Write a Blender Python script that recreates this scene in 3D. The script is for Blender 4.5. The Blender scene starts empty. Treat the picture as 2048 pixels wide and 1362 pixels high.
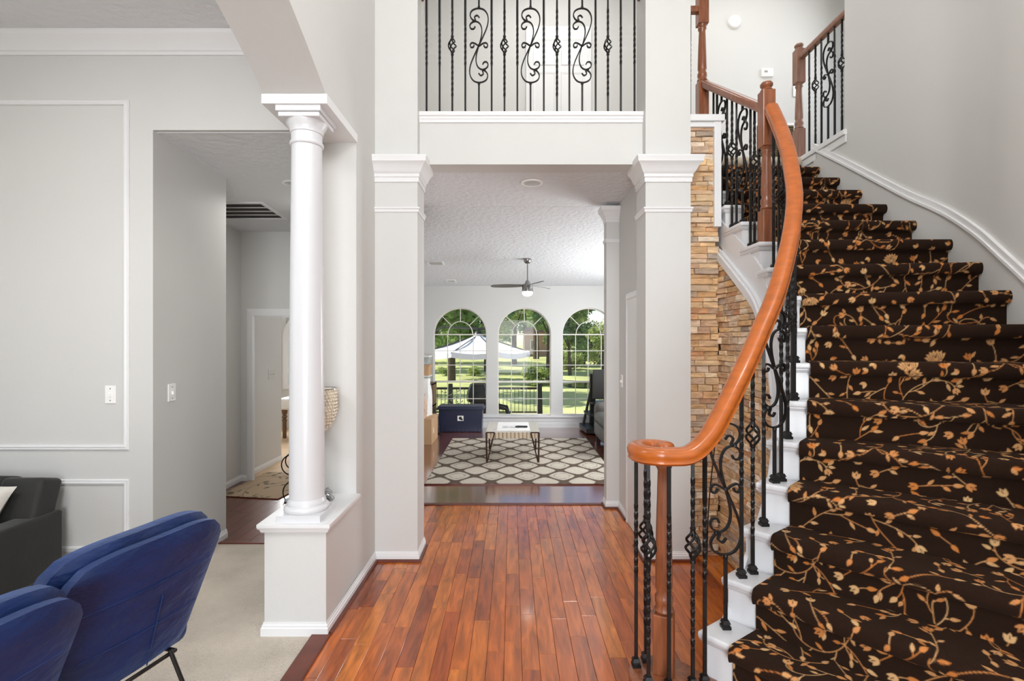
import bpy, bmesh, math, random
import numpy as np
from mathutils import Vector, Matrix

# ------------------------------------------------------------------ camera, world, lights
SC = bpy.context.scene
COL = SC.collection
F, CX, CY, H = 1000.0, 1024.0, 683.0, 1.5
cam = bpy.data.objects.new('camera', bpy.data.cameras.new('camera'))
COL.objects.link(cam)
cam.location = (0, 0, H)
cam.rotation_euler = (math.pi / 2, 0, 0)
cam.data.sensor_width = 36.0
cam.data.lens = 36.0 * F / 2048.0
cam.data.shift_y = (CY - 681.0) / 2048.0
cam.data.clip_start = 0.05
cam.data.clip_end = 400
SC.camera = cam
SC.view_settings.view_transform = 'Standard'
SC.view_settings.look = 'None'
SC.view_settings.gamma = 1.0
SC.view_settings.use_curve_mapping = False
SC.view_settings.exposure = 0.07
SC.cycles.use_denoising = True
SC.cycles.max_bounces = 8
SC.cycles.diffuse_bounces = 5
SC.cycles.glossy_bounces = 4
SC.cycles.transparent_max_bounces = 16
SC.cycles.sample_clamp_indirect = 6.0

world = bpy.data.worlds.new('world')
SC.world = world
world.use_nodes = True
wn, wl = world.node_tree.nodes, world.node_tree.links
wn.clear()
wo = wn.new('ShaderNodeOutputWorld')
wb = wn.new('ShaderNodeBackground')
sky = wn.new('ShaderNodeTexSky')
sky.sky_type = 'NISHITA'
sky.sun_disc = False
sky.sun_elevation = math.radians(52)
sky.sun_rotation = math.radians(200)
sky.air_density = 1.0
sky.dust_density = 0.6
wc = wn.new('ShaderNodeTexCoord')
wmap = wn.new('ShaderNodeMapping')
wmap.inputs['Scale'].default_value = (1, 1, 3.0)
wno = wn.new('ShaderNodeTexNoise')
wno.inputs['Scale'].default_value = 3.2
wno.inputs['Detail'].default_value = 7
wr = wn.new('ShaderNodeValToRGB')
wr.color_ramp.elements[0].position = 0.55
wr.color_ramp.elements[1].position = 0.74
wmx = wn.new('ShaderNodeMixRGB')
wmx.inputs[2].default_value = (6.5, 6.6, 6.8, 1)
wl.new(wc.outputs['Generated'], wmap.inputs['Vector'])
wl.new(wmap.outputs['Vector'], wno.inputs['Vector'])
wl.new(wno.outputs['Fac'], wr.inputs['Fac'])
wl.new(wr.outputs['Color'], wmx.inputs[0])
wl.new(sky.outputs['Color'], wmx.inputs[1])
wl.new(wmx.outputs[0], wb.inputs['Color'])
wb.inputs['Strength'].default_value = 0.16
wl.new(wb.outputs['Background'], wo.inputs['Surface'])

def lamp_sun(name, direction, strength, color, angle):
    l = bpy.data.lights.new(name, 'SUN')
    l.energy = strength; l.color = color; l.angle = math.radians(angle)
    o = bpy.data.objects.new(name, l); COL.objects.link(o)
    o.rotation_euler = Vector(direction).to_track_quat('-Z', 'Y').to_euler()
    o.location = (-5, -10, 20)
    return o

def lamp_area(name, loc, direction, sx, sy, power, color=(1, 1, 1)):
    l = bpy.data.lights.new(name, 'AREA')
    l.shape = 'RECTANGLE'; l.size = sx; l.size_y = sy; l.energy = power; l.color = color
    o = bpy.data.objects.new(name, l); COL.objects.link(o)
    o.location = loc
    o.rotation_euler = Vector(direction).to_track_quat('-Z', 'Y').to_euler()
    return o

lamp_sun('sun', (0.70, -0.16, -0.70), 5.6, (1.0, 0.95, 0.86), 0.6)
# daylight at door and windows, mixed with added fill lamps
lamp_area('entry_window_daylight', (0.1, -2.42, 4.0), (0.05, 1, -0.3), 2.2, 2.2, 30, (0.94, 0.972, 1.0))
lamp_area('front_door_daylight', (0.0, -2.42, 1.3), (-0.12, 1, 0.0), 1.7, 2.1, 136, (0.94, 0.972, 1.0))
lamp_area('sitting_room_side_fill', (-5.4, 0.6, 1.8), (1, 0.25, -0.05), 2.4, 2.0, 8, (0.94, 0.972, 1.0))  # added fill from the left, no window known there
lamp_area('landing_top_fill', (2.5, 4.55, 5.68), (0, 0, -1), 1.5, 1.5, 19, (1.0, 0.99, 0.97))  # added fill to light the upper wall evenly, no fixture behind it
lamp_area('upper_hall_window_daylight', (3.72, 4.7, 4.6), (-1, 0.0, -0.1), 1.2, 1.3, 13, (0.98, 0.99, 1.0))
lamp_area('upper_hall_top_fill', (0.4, 4.7, 5.6), (0, 0, -1), 0.8, 0.8, 16, (1.0, 0.99, 0.97))  # added overhead fill brightening the balcony hall, source invented
lamp_area('bedroom_window_daylight', (-3.4, 8.4, 1.5), (0.1, -1, -0.1), 1.0, 1.3, 60, (0.98, 0.99, 1.0))
lamp_area('living_room_side_fill', (2.6, 6.6, 1.45), (-1, -0.1, 0.05), 1.8, 1.4, 112, (0.94, 0.972, 1.0))  # added fill from the right to lift the living room, window invented
def lamp_point(name, loc, power, rad, color=(1, 1, 1)):
    l = bpy.data.lights.new(name, 'POINT'); l.energy = power; l.shadow_soft_size = rad; l.color = color
    o = bpy.data.objects.new(name, l); COL.objects.link(o); o.location = loc
    return o
lamp_area('side_hall_downlight', (-1.95, 4.3, 2.66), (0.0, 0.05, -1), 0.4, 0.4, 7, (1.0, 0.98, 0.95))
lamp_area('sitting_room_top_fill', (-2.3, 1.0, 3.3), (0.1, 0.1, -1), 0.9, 0.9, 40, (0.99, 0.99, 1.0))  # added overhead fill for carpet and back wall, no real fixture
lamp_point('foyer_fill', (0.75, 0.9, 3.9), 98, 0.35, (1.0, 0.985, 0.96))  # added out-of-view fill for the side-facing walls, no chandelier built

# ------------------------------------------------------------------ helpers
def at(px, py, d):
    return Vector(((px - CX) * d / F, d, H + (CY - py) * d / F))

def fl(px, py, z=0.0):
    return at(px, py, (H - z) * F / (py - CY))

def wm(o):
    m = o.matrix_parent_inverse @ o.matrix_basis if o.parent else o.matrix_basis.copy()
    return wm(o.parent) @ m if o.parent else m

class MB:
    def __init__(self):
        self.v = []; self.f = []; self.x = Matrix.Identity(4)
    def add(self, vs, fs):
        b = len(self.v)
        self.v += [self.x @ Vector(p) for p in vs]
        self.f += [tuple(b + i for i in f) for f in fs]
        return self
    def box(self, x0, x1, y0, y1, z0, z1):
        return self.add([(x0, y0, z0), (x1, y0, z0), (x1, y1, z0), (x0, y1, z0),
                         (x0, y0, z1), (x1, y0, z1), (x1, y1, z1), (x0, y1, z1)],
                        [(0, 3, 2, 1), (4, 5, 6, 7), (0, 1, 5, 4), (1, 2, 6, 5), (2, 3, 7, 6), (3, 0, 4, 7)])
    def prism(self, poly, z0, z1):
        n = len(poly)
        z0 = z0 if isinstance(z0, (list, tuple)) else [z0] * n
        z1 = z1 if isinstance(z1, (list, tuple)) else [z1] * n
        vs = [(p[0], p[1], z0[i]) for i, p in enumerate(poly)] + [(p[0], p[1], z1[i]) for i, p in enumerate(poly)]
        fs = [tuple(range(n - 1, -1, -1)), tuple(range(n, 2 * n))]
        fs += [(i, (i + 1) % n, n + (i + 1) % n, n + i) for i in range(n)]
        return self.add(vs, fs)
    def rings(self, rings, closed_loop=False, ring_closed=True, caps=True):
        n = len(rings[0]); m = len(rings)
        vs = [p for r in rings for p in r]; fs = []
        for i in range(m if closed_loop else m - 1):
            j = (i + 1) % m
            for k in range(n if ring_closed else n - 1):
                l = (k + 1) % n
                fs.append((i * n + k, i * n + l, j * n + l, j * n + k))
        if caps and not closed_loop and ring_closed:
            fs.append(tuple(range(n - 1, -1, -1)))
            fs.append(tuple((m - 1) * n + k for k in range(n)))
        return self.add(vs, fs)
    def tube(self, path, r, n=8, closed=False):
        path = [Vector(p) for p in path]; m = len(path); rings = []
        prev = None
        for i, p in enumerate(path):
            if closed:
                t = path[(i + 1) % m] - path[i - 1]
            else:
                t = path[min(i + 1, m - 1)] - path[max(i - 1, 0)]
            t.normalize()
            if prev is None:
                a = Vector((0, 0, 1)) if abs(t.z) < 0.9 else Vector((1, 0, 0))
            else:
                a = prev
            s = (a - t * a.dot(t)).normalized(); prev = s
            b = t.cross(s)
            rr = r[i] if isinstance(r, (list, tuple)) else r
            rings.append([p + s * rr * math.cos(2 * math.pi * k / n) + b * rr * math.sin(2 * math.pi * k / n) for k in range(n)])
        return self.rings(rings, closed_loop=closed)
    def sweep(self, pts, N, prof, closed=False):
        pts = [Vector(p) for p in pts]; N = Vector(N).normalized(); m = len(pts); rings = []
        for i, p in enumerate(pts):
            d0 = p - pts[i - 1] if (closed or i > 0) else None
            d1 = pts[(i + 1) % m] - p if (closed or i < m - 1) else None
            d0 = d1 if d0 is None else d0; d1 = d0 if d1 is None else d1
            d0 = d0.normalized(); d1 = d1.normalized()
            s0, s1 = N.cross(d0), N.cross(d1)
            mi = (s0 + s1).normalized(); mi = mi / max(0.25, mi.dot(s0))
            rings.append([p + mi * a + N * b for a, b in prof])
        return self.rings(rings, closed_loop=closed)
    def rail(self, pts, prof):
        pts = [Vector(p) for p in pts]; m = len(pts); rings = []
        for i, p in enumerate(pts):
            t = (pts[min(i + 1, m - 1)] - pts[max(i - 1, 0)]).normalized()
            s = Vector((0, 0, 1)).cross(t).normalized(); u = t.cross(s)
            rings.append([p + s * a + u * b for a, b in prof])
        return self.rings(rings)
    def lathe(self, prof, c=(0, 0, 0), n=20):
        rings = [[(c[0] + r * math.cos(2 * math.pi * k / n), c[1] + r * math.sin(2 * math.pi * k / n), c[2] + z) for k in range(n)] for r, z in prof]
        return self.rings(rings)
    def build(self, name, mat, parent=None, smooth=0, bevel=0, kind=None, world=True, seg=2):
        me = bpy.data.meshes.new(name)
        me.from_pydata([tuple(p) for p in self.v], [], self.f)
        bm = bmesh.new(); bm.from_mesh(me)
        bmesh.ops.recalc_face_normals(bm, faces=bm.faces)
        if bevel:
            ed = [e for e in bm.edges if len(e.link_faces) == 2 and e.calc_face_angle(0) > math.radians(35)]
            bmesh.ops.bevel(bm, geom=ed, offset=bevel, segments=seg, profile=0.5, affect='EDGES', clamp_overlap=True)
        bm.to_mesh(me); bm.free()
        if smooth:
            me.polygons.foreach_set('use_smooth', [True] * len(me.polygons))
            me.set_sharp_from_angle(angle=math.radians(smooth))
        me.materials.append(mat)
        o = bpy.data.objects.new(name, me); COL.objects.link(o)
        if parent:
            o.parent = parent
            if world:
                o.matrix_parent_inverse = wm(parent).inverted()
        if kind:
            o['kind'] = kind
        return o

def thing(name, label, cat, loc=(0, 0, 0), rz=0.0, group=None):
    o = bpy.data.objects.new(name, None); COL.objects.link(o)
    o.empty_display_size = 0.05
    o.location = loc; o.rotation_euler = (0, 0, rz)
    o['label'] = label; o['category'] = cat
    if group: o['group'] = group
    return o

def tag(o, label, cat, group=None):
    o['label'] = label; o['category'] = cat
    if group: o['group'] = group
    return o

def sname(name, label):
    o = bpy.data.objects.new(name, None); COL.objects.link(o)
    o.empty_display_size = 0.05
    o['kind'] = 'structure'; o['label'] = label
    return o

def copy_tree(o, parent=None):
    c = o.copy(); COL.objects.link(c)
    if parent is not None: c.parent = parent
    for ch in list(o.children): copy_tree(ch, c)
    return c

def catmull(pts, n=8, closed=False):
    pts = [Vector(p) for p in pts]; m = len(pts); out = []
    for i in range(m if closed else m - 1):
        if closed:
            p0, p1, p2, p3 = pts[i - 1], pts[i], pts[(i + 1) % m], pts[(i + 2) % m]
        else:
            p1, p2 = pts[i], pts[i + 1]
            p0 = pts[i - 1] if i > 0 else p1 * 2 - p2
            p3 = pts[i + 2] if i < m - 2 else p2 * 2 - p1
        for k in range(n):
            t = k / n
            out.append(0.5 * ((2 * p1) + (p2 - p0) * t + (2 * p0 - 5 * p1 + 4 * p2 - p3) * t * t + (3 * p1 - p0 - 3 * p2 + p3) * t ** 3))
    if not closed: out.append(pts[-1])
    return out

# ------------------------------------------------------------------ materials
def lin(c):
    return tuple(((x / 255) / 12.92 if x / 255 <= 0.04045 else ((x / 255 + 0.055) / 1.055) ** 2.4) for x in c) + (1.0,)

def mat(name, rgb, rough=0.5, metal=0.0, var=None, bump=None, coat=0.0, sheen=0.0, spec=None, emit=None, stretch=None):
    m = bpy.data.materials.new(name); m.use_nodes = True
    nt = m.node_tree; b = nt.nodes['Principled BSDF']
    c = lin(rgb)
    b.inputs['Base Color'].default_value = c
    b.inputs['Roughness'].default_value = rough
    b.inputs['Metallic'].default_value = metal
    b.inputs['Coat Weight'].default_value = coat
    b.inputs['Coat Roughness'].default_value = 0.12
    if sheen:
        b.inputs['Sheen Weight'].default_value = sheen
        b.inputs['Sheen Roughness'].default_value = 0.35
    if spec is not None: b.inputs['Specular IOR Level'].default_value = spec
    if emit:
        b.inputs['Emission Color'].default_value = lin(emit[0]); b.inputs['Emission Strength'].default_value = emit[1]
    tc = nt.nodes.new('ShaderNodeTexCoord'); vec = tc.outputs['Object']
    if stretch:
        mp = nt.nodes.new('ShaderNodeMapping'); mp.inputs['Scale'].default_value = stretch
        nt.links.new(vec, mp.inputs['Vector']); vec = mp.outputs['Vector']
    if var:
        n = nt.nodes.new('ShaderNodeTexNoise'); n.inputs['Scale'].default_value = var[0]; n.inputs['Detail'].default_value = 5
        nt.links.new(vec, n.inputs['Vector'])
        r = nt.nodes.new('ShaderNodeValToRGB')
        r.color_ramp.elements[0].position = 0.32; r.color_ramp.elements[1].position = 0.68
        r.color_ramp.elements[0].color = tuple(x * (1 - var[1]) for x in c[:3]) + (1,)
        r.color_ramp.elements[1].color = tuple(min(1, x * (1 + var[1])) for x in c[:3]) + (1,)
        nt.links.new(n.outputs['Fac'], r.inputs['Fac']); nt.links.new(r.outputs['Color'], b.inputs['Base Color'])
    if bump:
        n2 = nt.nodes.new('ShaderNodeTexNoise'); n2.inputs['Scale'].default_value = bump[0]; n2.inputs['Detail'].default_value = 3
        nt.links.new(vec, n2.inputs['Vector'])
        bp = nt.nodes.new('ShaderNodeBump'); bp.inputs['Strength'].default_value = bump[1]; bp.inputs['Distance'].default_value = bump[2]
        nt.links.new(n2.outputs['Fac'], bp.inputs['Height']); nt.links.new(bp.outputs['Normal'], b.inputs['Normal'])
    return m

def mat_random(name, cols, rough, var=None, bump=None, coat=0.0, stretch=(1, 1, 1), grain=0.35, nscale=6.0):
    """colour picked per object, with noise grain on top"""
    m = bpy.data.materials.new(name); m.use_nodes = True
    nt = m.node_tree; b = nt.nodes['Principled BSDF']; N = nt.nodes; L = nt.links
    b.inputs['Roughness'].default_value = rough; b.inputs['Coat Weight'].default_value = coat; b.inputs['Coat Roughness'].default_value = 0.1
    oi = N.new('ShaderNodeObjectInfo')
    ra = N.new('ShaderNodeValToRGB')
    el = ra.color_ramp.elements
    while len(el) < len(cols): el.new(0.5)
    for i, c in enumerate(cols):
        el[i].position = i / max(1, len(cols) - 1); el[i].color = lin(c)
    L.new(oi.outputs['Random'], ra.inputs['Fac'])
    tc = N.new('ShaderNodeTexCoord'); mp = N.new('ShaderNodeMapping'); mp.inputs['Scale'].default_value = stretch
    ad = N.new('ShaderNodeVectorMath'); ad.operation = 'ADD'
    sc = N.new('ShaderNodeVectorMath'); sc.operation = 'SCALE'; sc.inputs[0].default_value = (37, 53, 71)
    L.new(oi.outputs['Random'], sc.inputs['Scale'])
    L.new(tc.outputs['Object'], ad.inputs[0]); L.new(sc.outputs[0], ad.inputs[1]); L.new(ad.outputs[0], mp.inputs['Vector'])
    n = N.new('ShaderNodeTexNoise'); n.inputs['Scale'].default_value = nscale; n.inputs['Detail'].default_value = 6; n.inputs['Distortion'].default_value = 0.6
    L.new(mp.outputs['Vector'], n.inputs['Vector'])
    mr = N.new('ShaderNodeMapRange'); mr.inputs['From Min'].default_value = 0.3; mr.inputs['From Max'].default_value = 0.7
    mr.inputs['To Min'].default_value = 1 - grain; mr.inputs['To Max'].default_value = 1 + grain * 0.8
    L.new(n.outputs['Fac'], mr.inputs['Value'])
    mu = N.new('ShaderNodeVectorMath'); mu.operation = 'SCALE'
    L.new(ra.outputs['Color'], mu.inputs[0]); L.new(mr.outputs['Result'], mu.inputs['Scale']); L.new(mu.outputs[0], b.inputs['Base Color'])
    if bump:
        n2 = N.new('ShaderNodeTexNoise'); n2.inputs['Scale'].default_value = bump[0]; n2.inputs['Detail'].default_value = 4
        L.new(mp.outputs['Vector'], n2.inputs['Vector'])
        bp = N.new('ShaderNodeBump'); bp.inputs['Strength'].default_value = bump[1]; bp.inputs['Distance'].default_value = bump[2]
        L.new(n2.outputs['Fac'], bp.inputs['Height']); L.new(bp.outputs['Normal'], b.inputs['Normal'])
    return m

def mat_attr(name, rough, bump=None, sheen=0.0):
    m = bpy.data.materials.new(name); m.use_nodes = True
    nt = m.node_tree; b = nt.nodes['Principled BSDF']
    b.inputs['Roughness'].default_value = rough
    b.inputs['Specular IOR Level'].default_value = 0.15
    if sheen:
        b.inputs['Sheen Weight'].default_value = sheen; b.inputs['Sheen Tint'].default_value = (0.55, 0.32, 0.2, 1)
    a = nt.nodes.new('ShaderNodeVertexColor'); a.layer_name = 'weave'
    nt.links.new(a.outputs['Color'], b.inputs['Base Color'])
    if bump:
        tc = nt.nodes.new('ShaderNodeTexCoord'); n2 = nt.nodes.new('ShaderNodeTexNoise')
        n2.inputs['Scale'].default_value = bump[0]
        nt.links.new(tc.outputs['Object'], n2.inputs['Vector'])
        bp = nt.nodes.new('ShaderNodeBump'); bp.inputs['Strength'].default_value = bump[1]; bp.inputs['Distance'].default_value = bump[2]
        nt.links.new(n2.outputs['Fac'], bp.inputs['Height']); nt.links.new(bp.outputs['Normal'], b.inputs['Normal'])
    return m

def mat_glass(name, tint=(0.96, 0.98, 0.97)):
    m = bpy.data.materials.new(name); m.use_nodes = True
    nt = m.node_tree; nt.nodes.clear()
    o = nt.nodes.new('ShaderNodeOutputMaterial'); mx = nt.nodes.new('ShaderNodeMixShader')
    t = nt.nodes.new('ShaderNodeBsdfTransparent'); t.inputs['Color'].default_value = tint + (1,)
    g = nt.nodes.new('ShaderNodeBsdfGlossy'); g.inputs['Roughness'].default_value = 0.02
    lw = nt.nodes.new('ShaderNodeFresnel'); lw.inputs['IOR'].default_value = 1.35
    nt.links.new(lw.outputs['Fac'], mx.inputs[0]); nt.links.new(t.outputs[0], mx.inputs[1]); nt.links.new(g.outputs[0], mx.inputs[2])
    nt.links.new(mx.outputs[0], o.inputs['Surface'])
    return m

M = {}
M['wall'] = mat('wall_paint', (208, 207, 204), 0.6, bump=(160, 0.12, 0.004), var=(1.2, 0.015))
M['stairwall'] = M['wall']
M['ceil'] = mat('textured_ceiling', (220, 221, 223), 0.8, bump=(22, 0.55, 0.02))
M['soffit'] = mat('textured_soffit', (212, 208, 201), 0.75, bump=(70, 0.35, 0.006))
M['trim'] = mat('white_trim', (228, 228, 228), 0.35, var=(2, 0.01))
M['white'] = mat('white_gloss', (214, 214, 216), 0.28, var=(2, 0.008))
M['plank'] = mat_random('cherry_planks', [(138, 60, 16), (174, 86, 22), (192, 100, 26), (184, 92, 22), (202, 114, 36), (194, 102, 28), (166, 76, 18), (212, 126, 46)], 0.22, bump=(30, 0.06, 0.002), coat=0.5, stretch=(9, 1.3, 1), grain=0.42, nscale=3.4)
M['plank'].node_tree.nodes['Principled BSDF'].inputs['Coat IOR'].default_value = 1.62
M['plank_dark'] = mat_random('walnut_planks', [(84, 40, 24), (104, 52, 32), (94, 44, 26)], 0.3, coat=0.2, stretch=(9, 1.3, 1), grain=0.3, nscale=3.0)
M['subfloor'] = mat('subfloor', (60, 28, 14), 0.6, var=(4, 0.2))
M['livfloor'] = mat('dark_glossy_floor', (116, 60, 42), 0.2, var=(3, 0.3), bump=(5, 0.08, 0.006), coat=1.0)
M['livfloor'].node_tree.nodes['Principled BSDF'].inputs['Coat IOR'].default_value = 2.6
M['shoe'] = mat('dark_wood_trim', (98, 42, 24), 0.35, var=(9, 0.2))
M['carpet'] = mat('beige_carpet', (216, 204, 188), 0.95, var=(3.2, 0.11), bump=(140, 0.9, 0.02))
M['rail'] = mat('rail_wood', (174, 90, 30), 0.3, var=(5, 0.14), coat=0.25, stretch=(3, 3, 9))
M['newel'] = mat('newel_wood', (132, 76, 46), 0.36, var=(6, 0.25), coat=0.3, stretch=(9, 9, 1.2))
M['newel_grey'] = mat('newel_wood_faded', (138, 100, 82), 0.4, var=(6, 0.2), stretch=(9, 9, 1.2))
M['iron'] = mat('wrought_iron', (30, 28, 27), 0.42, 0.5, var=(40, 0.25), bump=(60, 0.2, 0.002))
M['bridge_iron'] = M['iron']
M['runner'] = mat_attr('floral_runner', 0.95, bump=(500, 0.5, 0.004), sheen=0.06)
M['rug'] = mat_attr('ogee_rug', 0.95, bump=(260, 0.6, 0.006))
M['stone'] = mat_random('ledgestone', [(236, 212, 176), (204, 160, 112), (224, 194, 152), (186, 146, 116), (238, 222, 198), (212, 174, 136), (176, 158, 142), (228, 190, 140), (196, 142, 104)], 0.8, bump=(14, 0.9, 0.02), stretch=(1, 1, 3.0), grain=0.3, nscale=9.0)
M['mortar'] = mat('stone_backing', (120, 96, 74), 0.9, var=(20, 0.3))
M['velvet'] = mat('blue_velvet', (5, 36, 86), 0.55, var=(4, 0.3), bump=(9, 0.7, 0.02), sheen=0.25, stretch=(1, 1, 2))
M['velvet'].node_tree.nodes['Principled BSDF'].inputs['Sheen Tint'].default_value = (0.25, 0.45, 1.0, 1)
M['blacksofa'] = mat('black_velvet', (38, 37, 35), 0.75, var=(5, 0.2), bump=(40, 0.3, 0.004), sheen=0.25)
M['black'] = mat('black_matte', (22, 22, 22), 0.4, var=(12, 0.15))
M['tv'] = mat('dark_screen', (40, 38, 36), 0.35, var=(2, 0.1))
M['pillow'] = mat('ivory_fabric', (214, 210, 202), 0.9, var=(9, 0.05), bump=(90, 0.3, 0.004))
M['plastic'] = mat('white_plastic', (244, 243, 240), 0.3, var=(5, 0.01))
M['almond'] = mat('grey_plate', (206, 203, 198), 0.35, var=(5, 0.01))
M['nickel'] = mat('brushed_nickel', (150, 148, 145), 0.22, 0.95, var=(20, 0.08))
M['lampglass'] = mat('lit_glass', (255, 250, 240), 0.3, emit=((255, 248, 238), 7.0), var=(3, 0.01))
M['can'] = mat('recessed_inner', (196, 196, 196), 0.4, 0.3, var=(6, 0.05))
M['crystal'] = mat('beads', (232, 222, 204), 0.1, 0.0, var=(60, 0.25))
M['silver'] = mat('silver_cast', (176, 176, 178), 0.2, 0.9, var=(30, 0.2))
M['grille'] = mat('brass_grille', (176, 160, 122), 0.4, 0.4, var=(20, 0.1))
M['darkvoid'] = mat('vent_dark', (40, 38, 35), 0.8, var=(8, 0.1))
M['cardboard'] = mat('cardboard', (196, 158, 120), 0.85, var=(4, 0.06))
M['bluebin'] = mat('navy_plastic', (34, 40, 66), 0.35, var=(3, 0.1))
M['clearbin'] = mat('cloudy_plastic', (176, 178, 178), 0.25, var=(12, 0.2))
M['paper'] = mat('white_paper', (240, 238, 234), 0.7, var=(8, 0.03), bump=(14, 0.5, 0.02))
M['pinkbag'] = mat('blush_fabric', (200, 170, 150), 0.85, var=(8, 0.1), bump=(18, 0.6, 0.02))
M['wood_brown'] = mat('brown_wood', (110, 82, 56), 0.5, var=(8, 0.2), stretch=(8, 8, 1))
M['tabletop'] = mat('stone_top', (206, 198, 186), 0.22, var=(14, 0.05))
M['flute'] = mat('fluted_ivory', (216, 198, 174), 0.4, var=(12, 0.05))
M['bronze'] = mat('hammered_bronze', (70, 48, 40), 0.35, 0.7, var=(70, 0.5), bump=(90, 0.8, 0.006))
M['recliner'] = mat('grey_leather', (92, 88, 84), 0.45, var=(6, 0.15), bump=(30, 0.3, 0.006))
M['glass'] = mat_glass('window_glass')
M['vinyl'] = mat('window_vinyl', (222, 216, 208), 0.4, var=(6, 0.02))
M['blade'] = mat('fan_blade', (104, 102, 98), 0.35, 0.2, var=(6, 0.1))
def mat_leaf(name, rgb):
    m = mat(name, rgb, 0.7, var=(1.5, 0.4)); nt = m.node_tree; b = nt.nodes['Principled BSDF']
    out = [n for n in nt.nodes if n.type == 'OUTPUT_MATERIAL'][0]
    t = nt.nodes.new('ShaderNodeBsdfTranslucent'); mx = nt.nodes.new('ShaderNodeMixShader'); mx.inputs[0].default_value = 0.45
    src = b.inputs['Base Color'].links[0].from_socket
    nt.links.new(src, t.inputs['Color']); nt.links.new(b.outputs[0], mx.inputs[1]); nt.links.new(t.outputs[0], mx.inputs[2]); nt.links.new(mx.outputs[0], out.inputs['Surface'])
    return m
M['leaf1'] = mat_leaf('oak_leaves', (132, 156, 100))
M['leaf2'] = mat_leaf('pine_needles', (120, 148, 112))
M['leaf3'] = mat_leaf('bright_leaves', (172, 186, 116))
M['bark'] = mat('bark', (86, 74, 62), 0.9, var=(9, 0.3), bump=(20, 0.8, 0.03), stretch=(3, 3, 0.6))
M['grass'] = mat('lawn', (198, 202, 132), 0.95, var=(0.35, 0.28), bump=(30, 0.5, 0.03))
M['water'] = mat('pond_water', (52, 60, 52), 0.08, var=(0.6, 0.2), bump=(3, 0.1, 0.02))
M['deck'] = mat('deck_stone', (196, 180, 160), 0.8, var=(5, 0.1))
M['umbrella'] = mat('umbrella_cloth', (226, 228, 234), 0.9, var=(3, 0.04))
M['house'] = mat('house_brick', (188, 150, 128), 0.9, var=(6, 0.1))
M['roof'] = mat('house_roof', (150, 116, 100), 0.9, var=(8, 0.12))
M['far'] = mat('far_sheet', (236, 234, 230), 0.6, var=(3, 0.02))
M['tan'] = mat('tan_floor', (196, 168, 136), 0.8, var=(6, 0.08))
M['lino'] = mat('landing_carpet', (206, 192, 172), 0.95, var=(30, 0.12), bump=(220, 0.8, 0.012))

rnd = random.Random(7)
BASE = [(0, 0), (0.014, 0), (0.014, 0.04), (0.010, 0.044), (0.010, 0.052), (0.006, 0.058), (0.005, 0.066), (0, 0.066)]
SHOE = [(0.0, 0), (0.03, 0), (0.029, 0.008), (0.024, 0.014), (0.014, 0.017), (0.0, 0.017)]

# ------------------------------------------------------------------ the room shell
W, Z2 = M['wall'], 3.05
TOP = 5.75
def struct(mb, name, m, **k):
    return mb.build(name, m, kind='structure', **k)

# floors
sub = MB().box(-0.97, 3.3, -2.6, 4.6, -0.2, -0.014)
floor = struct(sub, 'floor', M['subfloor'])
floor['label'] = 'red brown hardwood plank floor of the entry hall'
PW = 0.083
x = -0.95
while x < 1.5:
    y = 0.55 - rnd.random() * 0.5
    while y < 4.59:
        L_ = rnd.choice([0.3, 0.42, 0.55, 0.66, 0.8]) * (0.85 + 0.3 * rnd.random())
        y1 = min(y + L_, 4.59)
        if 4.59 - y1 < 0.12: y1 = 4.59
        g, c = 0.0006, 0.0012
        dz = rnd.uniform(-0.0006, 0.0004)
        a0, a1, b0, b1 = x + g, x + PW - g, y + g, y1 - g
        m_ = MB().add([(a0, b0, -0.0145), (a1, b0, -0.0145), (a1, b1, -0.0145), (a0, b1, -0.0145),
                       (a0, b0, dz - c), (a1, b0, dz - c), (a1, b1, dz - c), (a0, b1, dz - c),
                       (a0 + c, b0 + c, dz), (a1 - c, b0 + c, dz), (a1 - c, b1 - c, dz), (a0 + c, b1 - c, dz)],
                      [(0, 3, 2, 1), (0, 1, 5, 4), (1, 2, 6, 5), (2, 3, 7, 6), (3, 0, 4, 7),
                       (4, 5, 9, 8), (5, 6, 10, 9), (6, 7, 11, 10), (7, 4, 8, 11), (8, 9, 10, 11)])
        m_.build('plank', M['plank'], floor)
        y = y1
    x += PW
MB().box(-0.95, 0.87, 4.575, 4.625, -0.014, 0.009).build('transition_strip', M['shoe'], floor, bevel=0.004)
nos = MB().prism([(-1.02, 0.2), (-0.925, 0.2), (-0.925, 2.56), (-1.02, 2.56)], -0.01, 0.012)
nos.build('edge_nosing', M['shoe'], floor, bevel=0.004)

fcar = MB().box(-5.6, -0.97, -2.6, 3.72, -0.2, 0.0)
fcar = struct(fcar, 'floor_sitting_room', M['carpet']); fcar['label'] = 'beige carpet of the sitting room'
fh = struct(MB().box(-2.95, -1.2, 3.72, 5.5, -0.2, -0.014), 'floor_side_hall', M['subfloor'])
fh['label'] = 'dark plank floor of the side hall'
x = -2.92
while x < -1.25:
    y = 3.74 - rnd.random() * 0.4
    while y < 5.44:
        y1 = min(5.45, y + rnd.uniform(0.4, 0.9)); y0 = max(y, 3.73)
        if y1 > y0 + 0.05:
            MB().box(x + 0.001, min(x + 0.104, -1.25), y0 + 0.001, y1 - 0.001, -0.0145, rnd.uniform(-0.0005, 0.0005)).build('plank', M['plank_dark'], fh)
        y = y1
    x += 0.105
MB().box(-2.19, -1.25, 3.7, 3.735, -0.01, 0.008).build('threshold', M['shoe'], fh, bevel=0.003)
flv = struct(MB().box(-1.75, 2.8, 4.6, 8.95, -0.2, 0.0), 'floor_living_room', M['livfloor'])
flv['label'] = 'dark glossy floor of the living room'
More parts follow.
